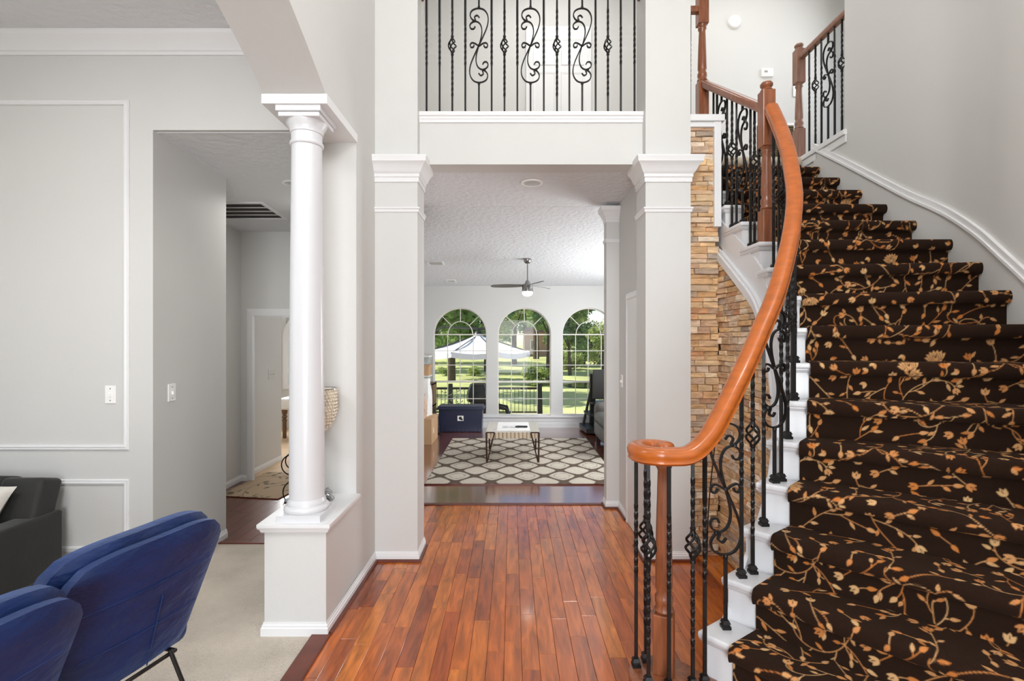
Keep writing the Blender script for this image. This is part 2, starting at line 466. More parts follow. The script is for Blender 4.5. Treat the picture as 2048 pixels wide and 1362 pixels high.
fb = struct(MB().box(-5.2, -1.75, 5.5, 8.9, -0.2, 0.0), 'floor_bedroom', M['tan'])
fb['label'] = 'tan floor of the far bedroom'

# left side: knee wall, arch wall, solid wall
LW0, LW1 = -1.265, -0.95
kw = struct(MB().prism([(LW0, 2.555), (LW1, 2.555), (LW1, 3.051), (LW0, 3.051)], 0, 0.53), 'wall_knee', W)
kw['label'] = 'low knee wall under the round column'
capp = [(-0.0, 0.0), (0.012, 0.0), (0.016, 0.008), (0.018, 0.018), (0.024, 0.02), (0.028, 0.03), (0.028, 0.046), (-0.02, 0.046), (-0.02, 0.0)]
mb = MB().box(LW0 - 0.001, LW1 + 0.003, 2.553, 3.05, 0.528, 0.5738)
mb.sweep([(LW1, 3.05, 0.527), (LW1, 2.555, 0.527), (LW0, 2.555, 0.527), (LW0, 3.05, 0.527)], (0, 0, 1), capp)
mb.build('ledge', M['trim'], kw, bevel=0.0015)

sw = MB().prism([(LW0, 3.05), (LW1, 3.05), (-0.937, 3.43), (-0.937, 3.67), (LW0, 3.67)], 0, TOP).box(LW0, -0.85, 3.67, 4.62, 0, 2.95)
# arch wall above the sitting room opening, towards the front door
Lh, Rr = 2.0, 4.26
arch = []
for i in range(33):
    s = 2 * Lh * i / 32
    yy = 2.555 - s
    zz = 2.76 + math.sqrt(Rr ** 2 - (Lh - s) ** 2) - math.sqrt(Rr ** 2 - Lh ** 2)
    arch.append((yy, zz))
def arch_wall(mb):
    vs, fs = [], []
    n = len(arch)
    for xx in (LW0, LW1):
        for (yy, zz) in arch: vs.append((xx, yy, zz))
        for (yy, zz) in arch: vs.append((xx, yy, TOP))
    for s in (0, 2 * n):
        for i in range(n - 1): fs.append((s + i, s + i + 1, s + n + i + 1, s + n + i))
    for i in range(n - 1): fs.append((i, i + 1, 2 * n + i + 1, 2 * n + i))
    mb.add(vs, fs)
arch_wall(sw)
sw.box(LW0, LW1, 2.555, 3.06, 2.715, TOP)
sw.box(LW0, LW1, -2.6, arch[-1][0], 0, TOP)
wl_ = struct(sw, 'wall_left', W, smooth=20)
wl_['label'] = 'warm white foyer wall with the arch over the sitting room opening'
mb = MB().box(LW0 - 0.012, LW1 + 0.008, 2.545, 3.05, 2.712, 2.762)
mb.build('impost', M['trim'], wl_, bevel=0.002)

# sitting room back wall with the hall opening
bw = MB().box(-5.6, -2.19, 3.05, 3.83, 0, 3.5).box(-2.19, LW0, 3.05, 3.83, 2.79, 3.5)
bw.box(-1.27, -1.25, 3.05, 3.83, 0, 2.79)
wb_ = struct(bw, 'wall_sitting_room_back', W); wb_['label'] = 'pale grey sitting room wall with picture frame moulding'
mb = MB().sweep([(-1.265, 3.05, 3.36), (-5.6, 3.05, 3.36)], (0, 0, 1),
                [(0, -0.118), (0.012, -0.118), (0.014, -0.100), (0.022, -0.095), (0.026, -0.082), (0.05, -0.05), (0.074, -0.028), (0.08, -0.02), (0.082, 0), (0, 0)])
c_ = mb.build('crown_moulding', M['trim'], wb_, smooth=40)
PF = [(-0.016, 0), (-0.016, 0.006), (-0.010, 0.013), (-0.003, 0.011), (0.003, 0.015), (0.012, 0.012), (0.016, 0.005), (0.016, 0)]
for (x0, z0, x1, z1) in ((-5.0, 0.855, -2.348, 2.955), (-5.0, 0.235, -2.348, 0.645)):
    MB().sweep([(x0, 3.05, z0), (x1, 3.05, z0), (x1, 3.05, z1), (x0, 3.05, z1)], (0, -1, 0), PF, closed=True).build('panel_moulding', M['trim'], wb_, smooth=40)
MB().sweep([(-2.19, 3.83, 0), (-2.19, 3.05, 0), (-5.6, 3.05, 0)], (0, 0, 1), BASE).build('baseboard', M['trim'], wb_)
struct(MB().box(-5.6, LW0, -2.6, 3.06, 3.36, 3.5), 'ceiling_sitting_room', M['ceil'])
sl = MB().box(-5.75, -5.6, -2.6, -0.7, 0, 3.5).box(-5.75, -5.6, 1.9, 3.8, 0, 3.5).box(-5.75, -5.6, -0.7, 1.9, 0, 0.7).box(-5.75, -5.6, -0.7, 1.9, 2.9, 3.5)
struct(sl, 'wall_sitting_room_left', W)

# foyer front wall (behind the camera) with door and upper window openings
fw = MB().box(-5.75, -1.0, -2.75, -2.6, 0, TOP).box(1.2, 3.4, -2.75, -2.6, 0, TOP).box(-1.0, 1.2, -2.75, -2.6, 2.45, 2.8).box(-1.0, 1.2, -2.75, -2.6, 5.2, TOP)
struct(fw, 'wall_front', W)
wf = MB()
for x0, x1, z0, z1 in ((-1.0, 1.2, 2.8, 5.2), (-1.0, 1.2, 0.05, 2.45)):
    for xx in (x0, (x0 + x1) / 2 - 0.03, x1 - 0.06): wf.box(xx, xx + 0.06, -2.7, -2.62, z0, z1)
    for zz in (z0, (z0 + z1) / 2, z1 - 0.06): wf.box(x0, x1, -2.7, -2.62, zz, zz + 0.06)
struct(wf, 'window_9', M['trim'])

# pillars
CAP = [(0, 0), (0.008, 0), (0.008, 0.03), (0.014, 0.034), (0.014, 0.055), (0.022, 0.062), (0.030, 0.075), (0.042, 0.10), (0.058, 0.118), (0.066, 0.125), (0.068, 0.150), (0.072, 0.158), (0.072, 0.166), (0, 0.166)]
NECK = [(0, 0), (0.006, 0), (0.009, 0.008), (0.009, 0.016), (0.016, 0.024), (0.016, 0.032), (0, 0.032)]
def pillar(name, label, x0, x1, y0, y1, ztop, path, ccap=0.0, s=1.0, zc=2.59, zn=2.385):
    t = sname(name, label)
    MB().box(x0, x1, y0, y1, 0, ztop).build('shaft', W, t)
    MB().sweep([(p[0], p[1], zc) for p in path], (0, 0, 1), [(a * s, b * s) for a, b in CAP]).build('capital', M['trim'], t, smooth=30)
    MB().sweep([(p[0], p[1], zn) for p in path], (0, 0, 1), [(a * s, b * s) for a, b in NECK]).build('necking', M['trim'], t, smooth=30)
    return t
pillar('pillar_1', 'square white pillar joined to the foyer wall beside the knee wall', -0.94, -0.646, 3.42, 3.67, TOP,
       [(-0.646, 3.67), (-0.646, 3.42), (-0.94, 3.42)])
pillar('pillar_2', 'square white pillar between the hall opening and the stacked stone wall', 0.914, 1.222, 3.42, 3.67, TOP,
       [(1.222, 3.5), (1.222, 3.42), (0.914, 3.42), (0.914, 3.67)])
pillar('pillar_3', 'narrow white pilaster with capital beside the living room rug', 0.85, 0.99, 4.5, 4.62, 2.72,
       [(0.965, 4.5), (0.85, 4.5), (0.85, 4.62)], s=0.8, zc=2.575, zn=2.395)
b1 = [(-0.646, 3.67, 0), (-0.646, 3.42, 0), (-0.937, 3.42, 0), (LW1, 2.555, 0), (LW0, 2.555, 0), (LW0, 3.05, 0)]
struct(MB().sweep(b1, (0, 0, 1), BASE), 'baseboard_left', M['trim'])
struct(MB().sweep([(p[0] + 0.0, p[1], 0) for p in b1[:4]], (0, 0, 1), [(a * 0.55 + (0.012 if a > 0 else 0), b) for a, b in SHOE]), 'trim_1', M['shoe'])
b2 = [(1.222, 3.52, 0), (1.222, 3.42, 0), (0.914, 3.42, 0), (0.914, 3.67, 0)]
struct(MB().sweep(b2, (0, 0, 1), BASE), 'baseboard_right', M['trim'])
struct(MB().sweep(b2, (0, 0, 1), [(a * 0.55 + (0.012 if a > 0 else 0), b) for a, b in SHOE]), 'trim_2', M['shoe'])
b3 = [(0.965, 4.19, 0), (0.965, 4.5, 0), (0.85, 4.5, 0), (0.85, 4.62, 0)]
struct(MB().sweep(b3, (0, 0, 1), BASE), 'baseboard_hall', M['trim'])
struct(MB().sweep(b3, (0, 0, 1), [(a * 0.55 + (0.012 if a > 0 else 0), b) for a, b in SHOE]), 'trim_3', M['shoe'])

# hall between pillars and living room: right wall with a door, ceiling, beam
hw = MB().box(0.965, 1.1, 4.14, 4.62, 0, 2.95).box(0.965, 1.1, 3.6, 4.14, 1.86, 2.95)
hw.box(0.97, 2.8, 4.5, 4.62, 0, 2.95).box(-1.75, -0.85, 4.5, 4.62, 0, 2.95)
h_ = struct(hw, 'wall_hall_right', W)
MB().sweep([(0.965, 4.17, 0), (0.965, 4.17, 1.87), (0.965, 3.6, 1.87)], (-1, 0, 0), [(-0.03, 0), (-0.03, 0.012), (-0.018, 0.018), (0.01, 0.015), (0.026, 0.01), (0.03, 0), (0.03, -0.02), (-0.03, -0.02)]).build('door_casing', M['trim'], h_)
d_ = struct(MB().box(0.955, 1.02, 3.60, 4.145, 0.005, 1.862), 'door_1', M['trim'])
d_['label'] = 'white hall door beside the square pillar'
beam = MB().box(-0.65, 0.92, 3.5, 3.67, 2.74, 3.03)
bm_ = struct(beam, 'wall_beam', W); bm_['label'] = 'beam under the balcony'
MB().sweep([(0.914, 3.5, 3.03), (-0.646, 3.5, 3.03)], (0, 0, 1), [(-0.02, 0), (0.010, 0), (0.010, 0.02), (0.014, 0.024), (0.014, 0.04), (0.022, 0.046), (0.026, 0.056), (0.026, 0.07), (-0.17, 0.07), (-0.17, 0.0)]).build('balcony_curb', M['trim'], bm_, smooth=30)
struct(MB().box(-0.84, 1.45, 3.53, 4.61, 2.742, 2.9), 'ceiling_hall', M['ceil'])
ZL0, ZL1 = 2.74, 2.47
struct(MB().prism([(-1.75, 4.6), (2.8, 4.6), (2.8, 8.95), (-1.75, 8.95)], [ZL0, ZL0, ZL1 - 0.017, ZL1 - 0.017], 3.0), 'ceiling_living_room', M['ceil'])
def zliv(y): return ZL0 + (ZL1 - 0.017 - ZL0) * (y - 4.6) / 4.35
struct(MB().box(-1.9, -1.75, 4.62, 8.95, 0, 3.0), 'wall_living_room_left', W)
rw = MB().box(2.8, 2.95, 4.5, 5.8, 0, 3.0).box(2.8, 2.95, 7.4, 8.95, 0, 3.0).box(2.8, 2.95, 5.8, 7.4, 0, 0.7).box(2.8, 2.95, 5.8, 7.4, 2.2, 3.0)
struct(rw, 'wall_living_room_right', W)

# side hall + bedroom
sh = MB().box(-3.05, -2.92, 3.83, 6.33, 0, 2.9)
sh.box(-2.92, -2.845, 5.38, 5.48, 0, 2.9).box(-2.845, -1.9, 5.38, 5.48, 1.84, 2.9).box(-1.9, -1.25, 5.38, 5.48, 0, 2.9)
sh.box(-2.92, -2.25, 3.76, 3.825, 0, 2.7)
s_ = struct(sh, 'wall_side_hall', W); s_['label'] = 'grey wall of the dim side hall with door opening'
MB().sweep([(-2.845, 5.38, 0), (-2.845, 5.38, 1.84), (-1.9, 5.38, 1.84), (-1.9, 5.38, 0)], (0, -1, 0), [(-0.075, 0), (-0.075, 0.014), (-0.06, 0.02), (-0.02, 0.016), (0.0, 0.012), (0.012, 0.006), (0.012, -0.1), (-0.02, -0.1), (-0.02, 0)]).build('door_casing', M['trim'], s_)
MB().sweep([(-2.845, 5.38, 0), (-2.92, 5.38, 0), (-2.92, 3.83, 0)][::-1], (0, 0, 1), [(-a, b) for a, b in BASE]).build('baseboard', M['trim'], s_)
MB().sweep([(-2.92, 6.33, 0), (-2.92, 5.5, 0)], (0, 0, 1), BASE).build('baseboard', M['trim'], s_)
struct(MB().prism([(-3.05, 3.08), (-1.26, 3.08), (-1.26, 5.5), (-3.05, 5.5)], [2.785, 2.785, 2.675, 2.675], 3.0), 'ceiling_side_hall', M['ceil'])
bd = MB().box(-5.2, -3.95, 8.75, 8.9, 0, 2.9).box(-3.0, -1.75, 8.75, 8.9, 0, 2.9).box(-3.95, -3.0, 8.75, 8.9, 0, 0.72).box(-3.95, -3.0, 8.75, 8.9, 2.1, 2.9)
bd.box(-5.3, -5.2, 5.5, 8.9, 0, 2.9).box(-5.2, -3.05, 5.4, 5.5, 0, 2.9)
struct(bd, 'wall_bedroom', W)
struct(MB().box(-5.3, -1.75, 5.48, 8.9, 2.7, 2.9), 'ceiling_bedroom', M['ceil'])

# upper floor
uf = MB().box(-1.0, 1.45, 3.67, 5.85, 2.92, Z2).box(-0.65, 1.45, 3.55, 3.7, 2.92, Z2)
struct(uf, 'floor_upper', M['lino'])
ub = MB().box(-1.2, 4.0, 5.7, 5.85, 2.9, TOP)
u_ = struct(ub, 'wall_upper_back', W); u_['label'] = 'bright upper hall wall with door and thermostat'
struct(MB().box(-1.15, -1.0, 3.67, 5.7, 2.9, TOP), 'wall_upper_left', W)
ur = MB().box(3.85, 4.0, 3.0, 4.3, 2.9, TOP).box(3.85, 4.0, 5.6, 5.85, 2.9, TOP).box(3.85, 4.0, 4.3, 5.6, 2.9, 3.9).box(3.85, 4.0, 4.3, 5.6, 5.3, TOP)
struct(ur, 'wall_upper_right', W)
struct(MB().box(-1.3, 4.0, -2.75, 5.85, TOP, TOP + 0.15), 'ceiling', M['ceil'])

# upper hall door
dx0, dx1, dy, dz1 = 0.16, 0.90, 5.70, 5.08
du = MB().box(dx0, dx1, dy - 0.02, dy + 0.02, Z2, dz1)
for (a0, a1) in ((dx0 + 0.09, (dx0 + dx1) / 2 - 0.04), ((dx0 + dx1) / 2 + 0.04, dx1 - 0.09)):
    for (c0, c1) in ((Z2 + 0.15, Z2 + 0.85), (Z2 + 1.0, Z2 + 1.5), (Z2 + 1.6, Z2 + 1.88)):
        du.sweep([(a0, dy - 0.02, c0), (a1, dy - 0.02, c0), (a1, dy - 0.02, c1), (a0, dy - 0.02, c1)], (0, -1, 0), [(-0.015, 0), (-0.008, 0.008), (0.008, 0.004), (0.015, 0)], closed=True)
dd = struct(du, 'door_2', M['trim']); dd['label'] = 'white panelled door behind the balcony railing'
MB().sweep([(dx0, dy, Z2), (dx0, dy, dz1), (dx1, dy, dz1), (dx1, dy, Z2)], (0, -1, 0), [(-0.085, 0), (-0.085, 0.02), (-0.06, 0.025), (-0.02, 0.02), (0.0, 0.015), (0, 0)]).build('door_casing', M['trim'], dd)

# ------------------------------------------------------------------ staircase
r = 0.1744
RIS = {  # riser number -> (x, y of runner's open-side edge, nosing angle, runner width)
    1: (0.735, 1.845, -50, 1.20), 2: (0.850, 1.905, -49, 1.16), 3: (0.980, 1.992, -48, 1.12), 4: (1.100, 2.085, -46, 1.08),
    5: (1.210, 2.165, -41, 1.05), 6: (1.300, 2.250, -34, 1.02), 7: (1.380, 2.335, -27, 1.00), 8: (1.450, 2.436, -20, 0.98),
    9: (1.505, 2.560, -16, 0.96), 10: (1.550, 2.69, -12, 0.945), 11: (1.582, 2.83, -6.5, 0.97), 12: (1.600, 2.985, -0.5, 1.0),
    13: (1.60, 3.22, 1.5, 1.0), 14: (1.60, 3.47, 1.5, 1.0), 15: (1.60, 3.725, 1, 1.0), 16: (1.60, 3.985, 0.5, 1.0), 17: (1.60, 4.25, 0, 1.0), 18: (1.60, 4.52, 0, 1.0)}
CW = 0.12
def rl(k):
    x, y, a, L = RIS[k]; a = math.radians(a)
    d = Vector((math.cos(a), math.sin(a), 0)); c = Vector((x, y, 0))
    return c - d * CW, c, c + d * L, d, Vector((d.y, -d.x, 0))   # open end, runner edge, wall end, direction, down-stairs normal
OE = [rl(k)[0] for k in range(1, 19)]
st = thing('staircase', 'curved staircase with white treads and a dark floral carpet runner', 'staircase', (1.4, 2.3, 0))
for k in range(1, 18):
    o0, c0, w0, d0, n0 = rl(k); o1, c1, w1, d1, n1 = rl(k + 1)
    if k > 1:
        ov = -d0 * 0.02
        q = [o0 + n0 * 0.028 + ov, w0 + n0 * 0.028, w1, o1 - d1 * 0.02]
        MB().prism([(p.x, p.y) for p in q], k * r - 0.028, k * r).build('tread', M['white'], st, bevel=0.009, seg=3, smooth=40)
        body = [o0, w0, w1, o1]
        MB().prism([(p.x, p.y) for p in body], max(-0.001, (k - 1) * r - 0.16) if k > 2 else 0, k * r - 0.027).build('riser', M['white'], st)
        # cove under the tread return
        MB().sweep([(o1.x, o1.y, k * r - 0.028), (o0.x, o0.y, k * r - 0.028), (o0.x + d0.x * CW, o0.y + d0.y * CW, k * r - 0.028)], (0, 0, 1),
                   [(0, 0), (0, -0.02), (-0.006, -0.02), (-0.016, -0.006), (-0.016, 0)]).build('cove_moulding', M['white'], st)

# starting step with rounded end, in wood
VC = Vector((0.60, 1.985, 0))
o1, c1, w1, d1, n1 = rl(1); o2, c2, w2, d2, n2 = rl(2)
poly = []
for i in range(17):
    a = math.radians(78 + 190 * i / 16)
    poly.append((VC.x + 0.135 * math.cos(a), VC.y + 0.135 * math.sin(a)))
poly += [(0.72, 1.80), (w1.x, w1.y), (w2.x, w2.y), (o2.x + 0.01, o2.y - 0.01), (0.70, 2.085)]
MB().prism(poly, r - 0.03, r).build('starting_tread', M['newel'], st, bevel=0.008, smooth=40)
pc = Vector((sum(p[0] for p in poly) / len(poly), sum(p[1] for p in poly) / len(poly), 0))
inn = [(VC.x + (p[0] - VC.x) * 0.86, VC.y + (p[1] - VC.y) * 0.86) if i < 17 else p for i, p in enumerate(poly)]
MB().prism(inn, 0, r - 0.028).build('starting_riser', M['newel'], st)

# landing at the top and the wall side
land = MB().box(1.45, 3.85, 4.49, 5.7, 2.9, 18 * r).box(2.68, 3.85, 3.0, 4.5, 2.9, 18 * r)
struct(land, 'floor_landing', M['lino'])
nose = MB().tube([(1.45, 4.49, 18 * r - 0.026), (2.6, 4.49, 18 * r - 0.026)], 0.042, 12)
nose.build('landing_nosing', M['lino'], st, smooth=60)

# stringer on the open side
OEd = catmull([Vector((p.x, p.y, (k + 1))) for k, p in enumerate(OE)], 6)   # z holds the riser number
def band(lo, hi, o_in, o_out, name, m, t0, t1, par):
    R = []
    pts = [p for p in OEd if t0 <= p.z <= t1]
    for i, p in enumerate(pts):
        a = pts[max(0, i - 1)]; b = pts[min(len(pts) - 1, i + 1)]
        t = Vector((b.x - a.x, b.y - a.y, 0)).normalized(); n = Vector((-t.y, t.x, 0))
        z = p.z * r
        z0, z1 = max(0.0, z + lo), max(0.005, z + hi)
        q = Vector((p.x, p.y, 0))
        R.append([q + n * o_in + Vector((0, 0, z0)), q + n * o_out + Vector((0, 0, z0)), q + n * o_out + Vector((0, 0, z1)), q + n * o_in + Vector((0, 0, z1))])
    return MB().rings(R).build(name, m, par, smooth=30)
band(-0.37, -0.13, -0.01, 0.008, 'stringer', M['white'], 2.0, 14.6, st)
band(-0.40, -0.345, -0.01, 0.045, 'stringer_moulding', M['white'], 2.0, 14.4, st)
band(-0.36, -0.325, 0.0, 0.03, 'stringer_moulding', M['white'], 2.0, 14.4, st)

# right stair wall (curved), skirt and skirt moulding
RWp = catmull([Vector((rl(k)[2].x, rl(k)[2].y, k)) for k in range(1, 19)], 6)
def wallpath():
    return [p for p in RWp]
pts = wallpath()
full = [p for p in pts if p.y <= 3.92]
low = [full[-1]] + [p for p in pts if p.y > full[-1].y + 1e-4]
def thick(ps, z0, z1, th=0.1, mb=None):
    mb = mb or MB(); R = []
    for i, p in enumerate(ps):
        a = ps[max(0, i - 1)]; b = ps[min(len(ps) - 1, i + 1)]
        t = Vector((b.x - a.x, b.y - a.y, 0)).normalized(); n = Vector((t.y, -t.x, 0))
        q = Vector((p.x, p.y, 0))
        f0 = z0(p.z) if callable(z0) else z0; f1 = z1(p.z) if callable(z1) else z1
        th0, th1 = th if isinstance(th, tuple) else (0, th)
        R.append([q + n * th0 + Vector((0, 0, f0)), q + n * th1 + Vector((0, 0, f0)), q + n * th1 + Vector((0, 0, f1)), q + n * th0 + Vector((0, 0, f1))])
    return mb.rings(R)
first = full[0]
ext = [Vector((1.62, -2.6, 1)), Vector((1.56, 0.2, 1)), Vector((1.55, 0.7, 1))]
wrm = thick(ext + [p for p in full if p.z > 1.3], 0, TOP)
thick(low, 0, 18 * r - 0.01, mb=wrm)
wr_ = struct(wrm, 'wall_right', M['stairwall'], smooth=25); wr_['label'] = 'curved grey stairwell wall'
thick([p for p in pts if 2 <= p.z <= 17.3], lambda t: t * r - 0.25, lambda t: t * r + 0.165, (-0.012, 0.01)).build('skirt_board', W, wr_, smooth=25)
thick([p for p in pts if 2 <= p.z <= 17.2], lambda t: t * r + 0.150, lambda t: t * r + 0.168, (-0.026, 0.01)).build('skirt_moulding', M['trim'], wr_, smooth=25)
thick([p for p in pts if 2 <= p.z <= 17.25], lambda t: t * r + 0.166, lambda t: t * r + 0.205, (-0.018, 0.01)).build('skirt_moulding', M['trim'], wr_, smooth=25)
MB().box(2.575, 2.70, 3.88, 4.56, 18 * r - 0.03, 18 * r + 0.012).box(2.588, 2.60, 3.88, 4.56, 18 * r - 0.09, 18 * r - 0.03).build('guard_curb', M['trim'], wr_, bevel=0.004)
struct(MB().box(1.40, 1.472, 3.62, 4.5, 0, 3.1), 'wall_stair_left', W)

# ------------------------------------------------------------------ floral carpet runner
TU, TV, RES = 1.2, 0.9, 0.002
NW, NH = int(TU / RES), int(TV / RES)
def make_tile(seed, base, gold, cream, dens=1.0):
    R = random.Random(seed)
    img = np.zeros((NH, NW, 3)) + np.array(base)
    occ = np.zeros((NH, NW), np.int32)
    def window(cx, cy, rad):
        n = int(rad / RES) + 3
        ix = np.arange(int(cx / RES) - n, int(cx / RES) + n + 1); iy = np.arange(int(cy / RES) - n, int(cy / RES) + n + 1)
        X, Y = np.meshgrid(ix * RES - cx, iy * RES - cy)
        return np.ix_(iy % NH, ix % NW), X, Y
    def put(sel, al, col, vid):
        al = np.clip(al, 0, 1)
        if vid: occ[sel] = np.where(al > 0.3, vid, occ[sel])
        al = al[..., None]
        img[sel] = img[sel] * (1 - al) + np.array(col) * al
    def free(x, y, rad, vid):
        n = int(rad / RES); ix = np.arange(int(x / RES) - n, int(x / RES) + n + 1, 2) % NW; iy = np.arange(int(y / RES) - n, int(y / RES) + n + 1, 2) % NH
        o = occ[np.ix_(iy, ix)]
        return not ((o != 0) & (o != vid)).any()
    def clear(x, y, rad):
        return free(x, y, rad, -1)
    def dot(x, y, rad, col, vid):
        s, X, Y = window(x, y, rad + 0.003)
        put(s, (rad - np.hypot(X, Y)) / RES + 0.5, col, vid)
    def tint():
        t = R.random() ** 1.3
        return [g * (1 - t) + c * t for g, c in zip(gold, cream)]
    def leaf(x, y, a, L, Wd, col, vid, vein=True):
        s, X, Y = window(x + math.cos(a) * L / 2, y + math.sin(a) * L / 2, L * 0.62)
        u = (X * math.cos(a) + Y * math.sin(a)) / L + 0.5; v = -X * math.sin(a) + Y * math.cos(a)
        uu = np.clip(u, 0, 1)
        hw = Wd * np.sin(np.pi * uu ** 0.75) ** 0.9
        al = np.where((u > 0) & (u < 1), (hw - np.abs(v)) / RES + 0.5, 0)
        if vein: al = al * (1 - 0.75 * ((np.abs(v) < 0.0013) & (u > 0.25) & (u < 0.72)))
        put(s, al, col, vid)
    def tulip(x, y, a, S, vid):
        c = tint()
        for da, l in ((-0.5, 0.9), (0.5, 0.9), (0, 1.0)): leaf(x, y, a + da, S * l, S * 0.22, c, vid, False)
        leaf(x + math.cos(a) * S * 0.3, y + math.sin(a) * S * 0.3, a, S * 0.5, S * 0.05, base, 0, False)
    def rose(x, y, a, S, vid):
        c = [g * 0.35 + q * 0.65 for g, q in zip(gold, cream)]
        for da in (-1.0, 1.0, -0.66, 0.66, -0.33, 0.33, 0.0):
            leaf(x, y, a + da, S * 1.03, S * 0.26, base, 0, False); leaf(x, y, a + da, S, S * 0.215, c, vid, False)
        for da in (-0.45, 0.45, 0): leaf(x + math.cos(a) * S * 0.25, y + math.sin(a) * S * 0.25, a + da, S * 0.45, S * 0.03, base, 0, False)
    cnt = [0]
    def vine(x, y, a, L, k, depth, vid):
        s = 0.0; nxt = R.uniform(0.02, 0.04); side = R.choice([-1, 1]); c = tint(); wob = R.uniform(0, 6); curl = R.random() < 0.6
        while s < L:
            kk = k * (1 + 0.9 * math.sin(s * 20 + wob))
            if curl and s > L * 0.6: kk += math.copysign(60, k) * (s / L - 0.6)
            a += kk * 0.003; nx_, ny_ = x + math.cos(a) * 0.003, y + math.sin(a) * 0.003
            if not free(x + math.cos(a) * 0.021, y + math.sin(a) * 0.021, 0.013, vid): break
            x, y = nx_, ny_; s += 0.003
            dot(x, y, 0.0016, c, vid)
            if s > nxt:
                nxt += R.uniform(0.034, 0.056); side = -side
                b = a + side * R.uniform(0.6, 1.0)
                if depth < 2 and R.random() < 0.5 and clear(x + math.cos(b) * 0.055, y + math.sin(b) * 0.055, 0.030):
                    vine(x, y, b, R.uniform(0.07, 0.2), -side * R.uniform(4, 11), depth + 1, vid)
                elif clear(x + math.cos(b) * 0.034, y + math.sin(b) * 0.034, 0.016):
                    sl = R.uniform(0.006, 0.014)
                    for i in range(int(sl / 0.002)): dot(x + math.cos(b) * i * 0.002, y + math.sin(b) * i * 0.002, 0.0017, c, vid)
                    leaf(x + math.cos(b) * sl, y + math.sin(b) * sl, b, R.uniform(0.024, 0.038), R.uniform(0.0052, 0.0068), tint(), vid)
        q = R.random()
        if q < 0.3 and depth and clear(x + math.cos(a) * 0.032, y + math.sin(a) * 0.032, 0.026): rose(x, y, a, R.uniform(0.046, 0.056), vid)
        elif q < 0.75 and clear(x + math.cos(a) * 0.024, y + math.sin(a) * 0.024, 0.014): tulip(x, y, a, R.uniform(0.028, 0.037), vid)
        elif clear(x + math.cos(a) * 0.022, y + math.sin(a) * 0.022, 0.009): leaf(x, y, a, 0.034, 0.0085, tint(), vid)
    vid = 0
    for t in range(int(260 * dens)):
        x, y = R.uniform(0, TU), R.uniform(0, TV)
        if clear(x, y, 0.042 if t < 120 else 0.03):
            vid += 1
            a = R.uniform(0, 6.28); vine(x, y, a, R.uniform(0.18, 0.36), R.choice([-1, 1]) * R.uniform(2, 6), 0, vid)
            b = a + math.pi + R.uniform(-0.5, 0.5)
            if R.random() < 0.6: tulip(x, y, b, 0.034, vid)
            else: leaf(x, y, b, 0.032, 0.008, tint(), vid)
    for t in range(int(160 * dens)):
        x, y = R.uniform(0, TU), R.uniform(0, TV)
        if clear(x, y, 0.028):
            vid += 1; a = R.uniform(0, 6.28)
            if R.random() < 0.5: tulip(x - math.cos(a) * 0.017, y - math.sin(a) * 0.017, a, 0.034, vid)
            else:
                leaf(x, y, a, 0.03, 0.008, tint(), vid); leaf(x, y, a + 1.0, 0.026, 0.007, tint(), vid)
    return img
tile = make_tile(3, (0.0175, 0.0075, 0.0036), (0.52, 0.175, 0.040), (0.64, 0.39, 0.18))
def sample(img, u, v):
    fx = (u / RES) % NW; fy = (v / RES) % NH
    x0 = np.floor(fx).astype(int) % NW; y0 = np.floor(fy).astype(int) % NH
    ax = (fx - np.floor(fx))[..., None]; ay = (fy - np.floor(fy))[..., None]
    x1 = (x0 + 1) % NW; y1 = (y0 + 1) % NH
    return (img[y0, x0] * (1 - ax) + img[y0, x1] * ax) * (1 - ay) + (img[y1, x0] * (1 - ax) + img[y1, x1] * ax) * ay

def grid_mesh(name, V, Cc, mat_, parent=None, smooth=True):
    """V, Cc: (rows, cols, 3) arrays"""
    nr, nc = V.shape[:2]
    me = bpy.data.meshes.new(name)
    idx = np.arange(nr * nc).reshape(nr, nc)
    q = np.stack([idx[:-1, :-1], idx[:-1, 1:], idx[1:, 1:], idx[1:, :-1]], -1).reshape(-1, 4)
    me.vertices.add(nr * nc); me.vertices.foreach_set('co', V.reshape(-1).astype(np.float32))
    me.loops.add(len(q) * 4); me.loops.foreach_set('vertex_index', q.reshape(-1).astype(np.int32))
    me.polygons.add(len(q)); me.polygons.foreach_set('loop_start', (np.arange(len(q)) * 4).astype(np.int32))
    try: me.polygons.foreach_set('loop_total', np.full(len(q), 4, np.int32))
    except Exception: pass
    me.update(calc_edges=True)
    ca = me.color_attributes.new('weave', 'FLOAT_COLOR', 'POINT')
    rgba = np.ones((nr * nc, 4), np.float32); rgba[:, :3] = Cc.reshape(-1, 3)
    ca.data.foreach_set('color', rgba.reshape(-1))
    if smooth: me.polygons.foreach_set('use_smooth', [True] * len(q))
    me.materials.append(mat_); me.validate()
    o = bpy.data.objects.new(name, me); COL.objects.link(o)
    if parent:
        o.parent = parent; o.matrix_parent_inverse = wm(parent).inverted()
    return o

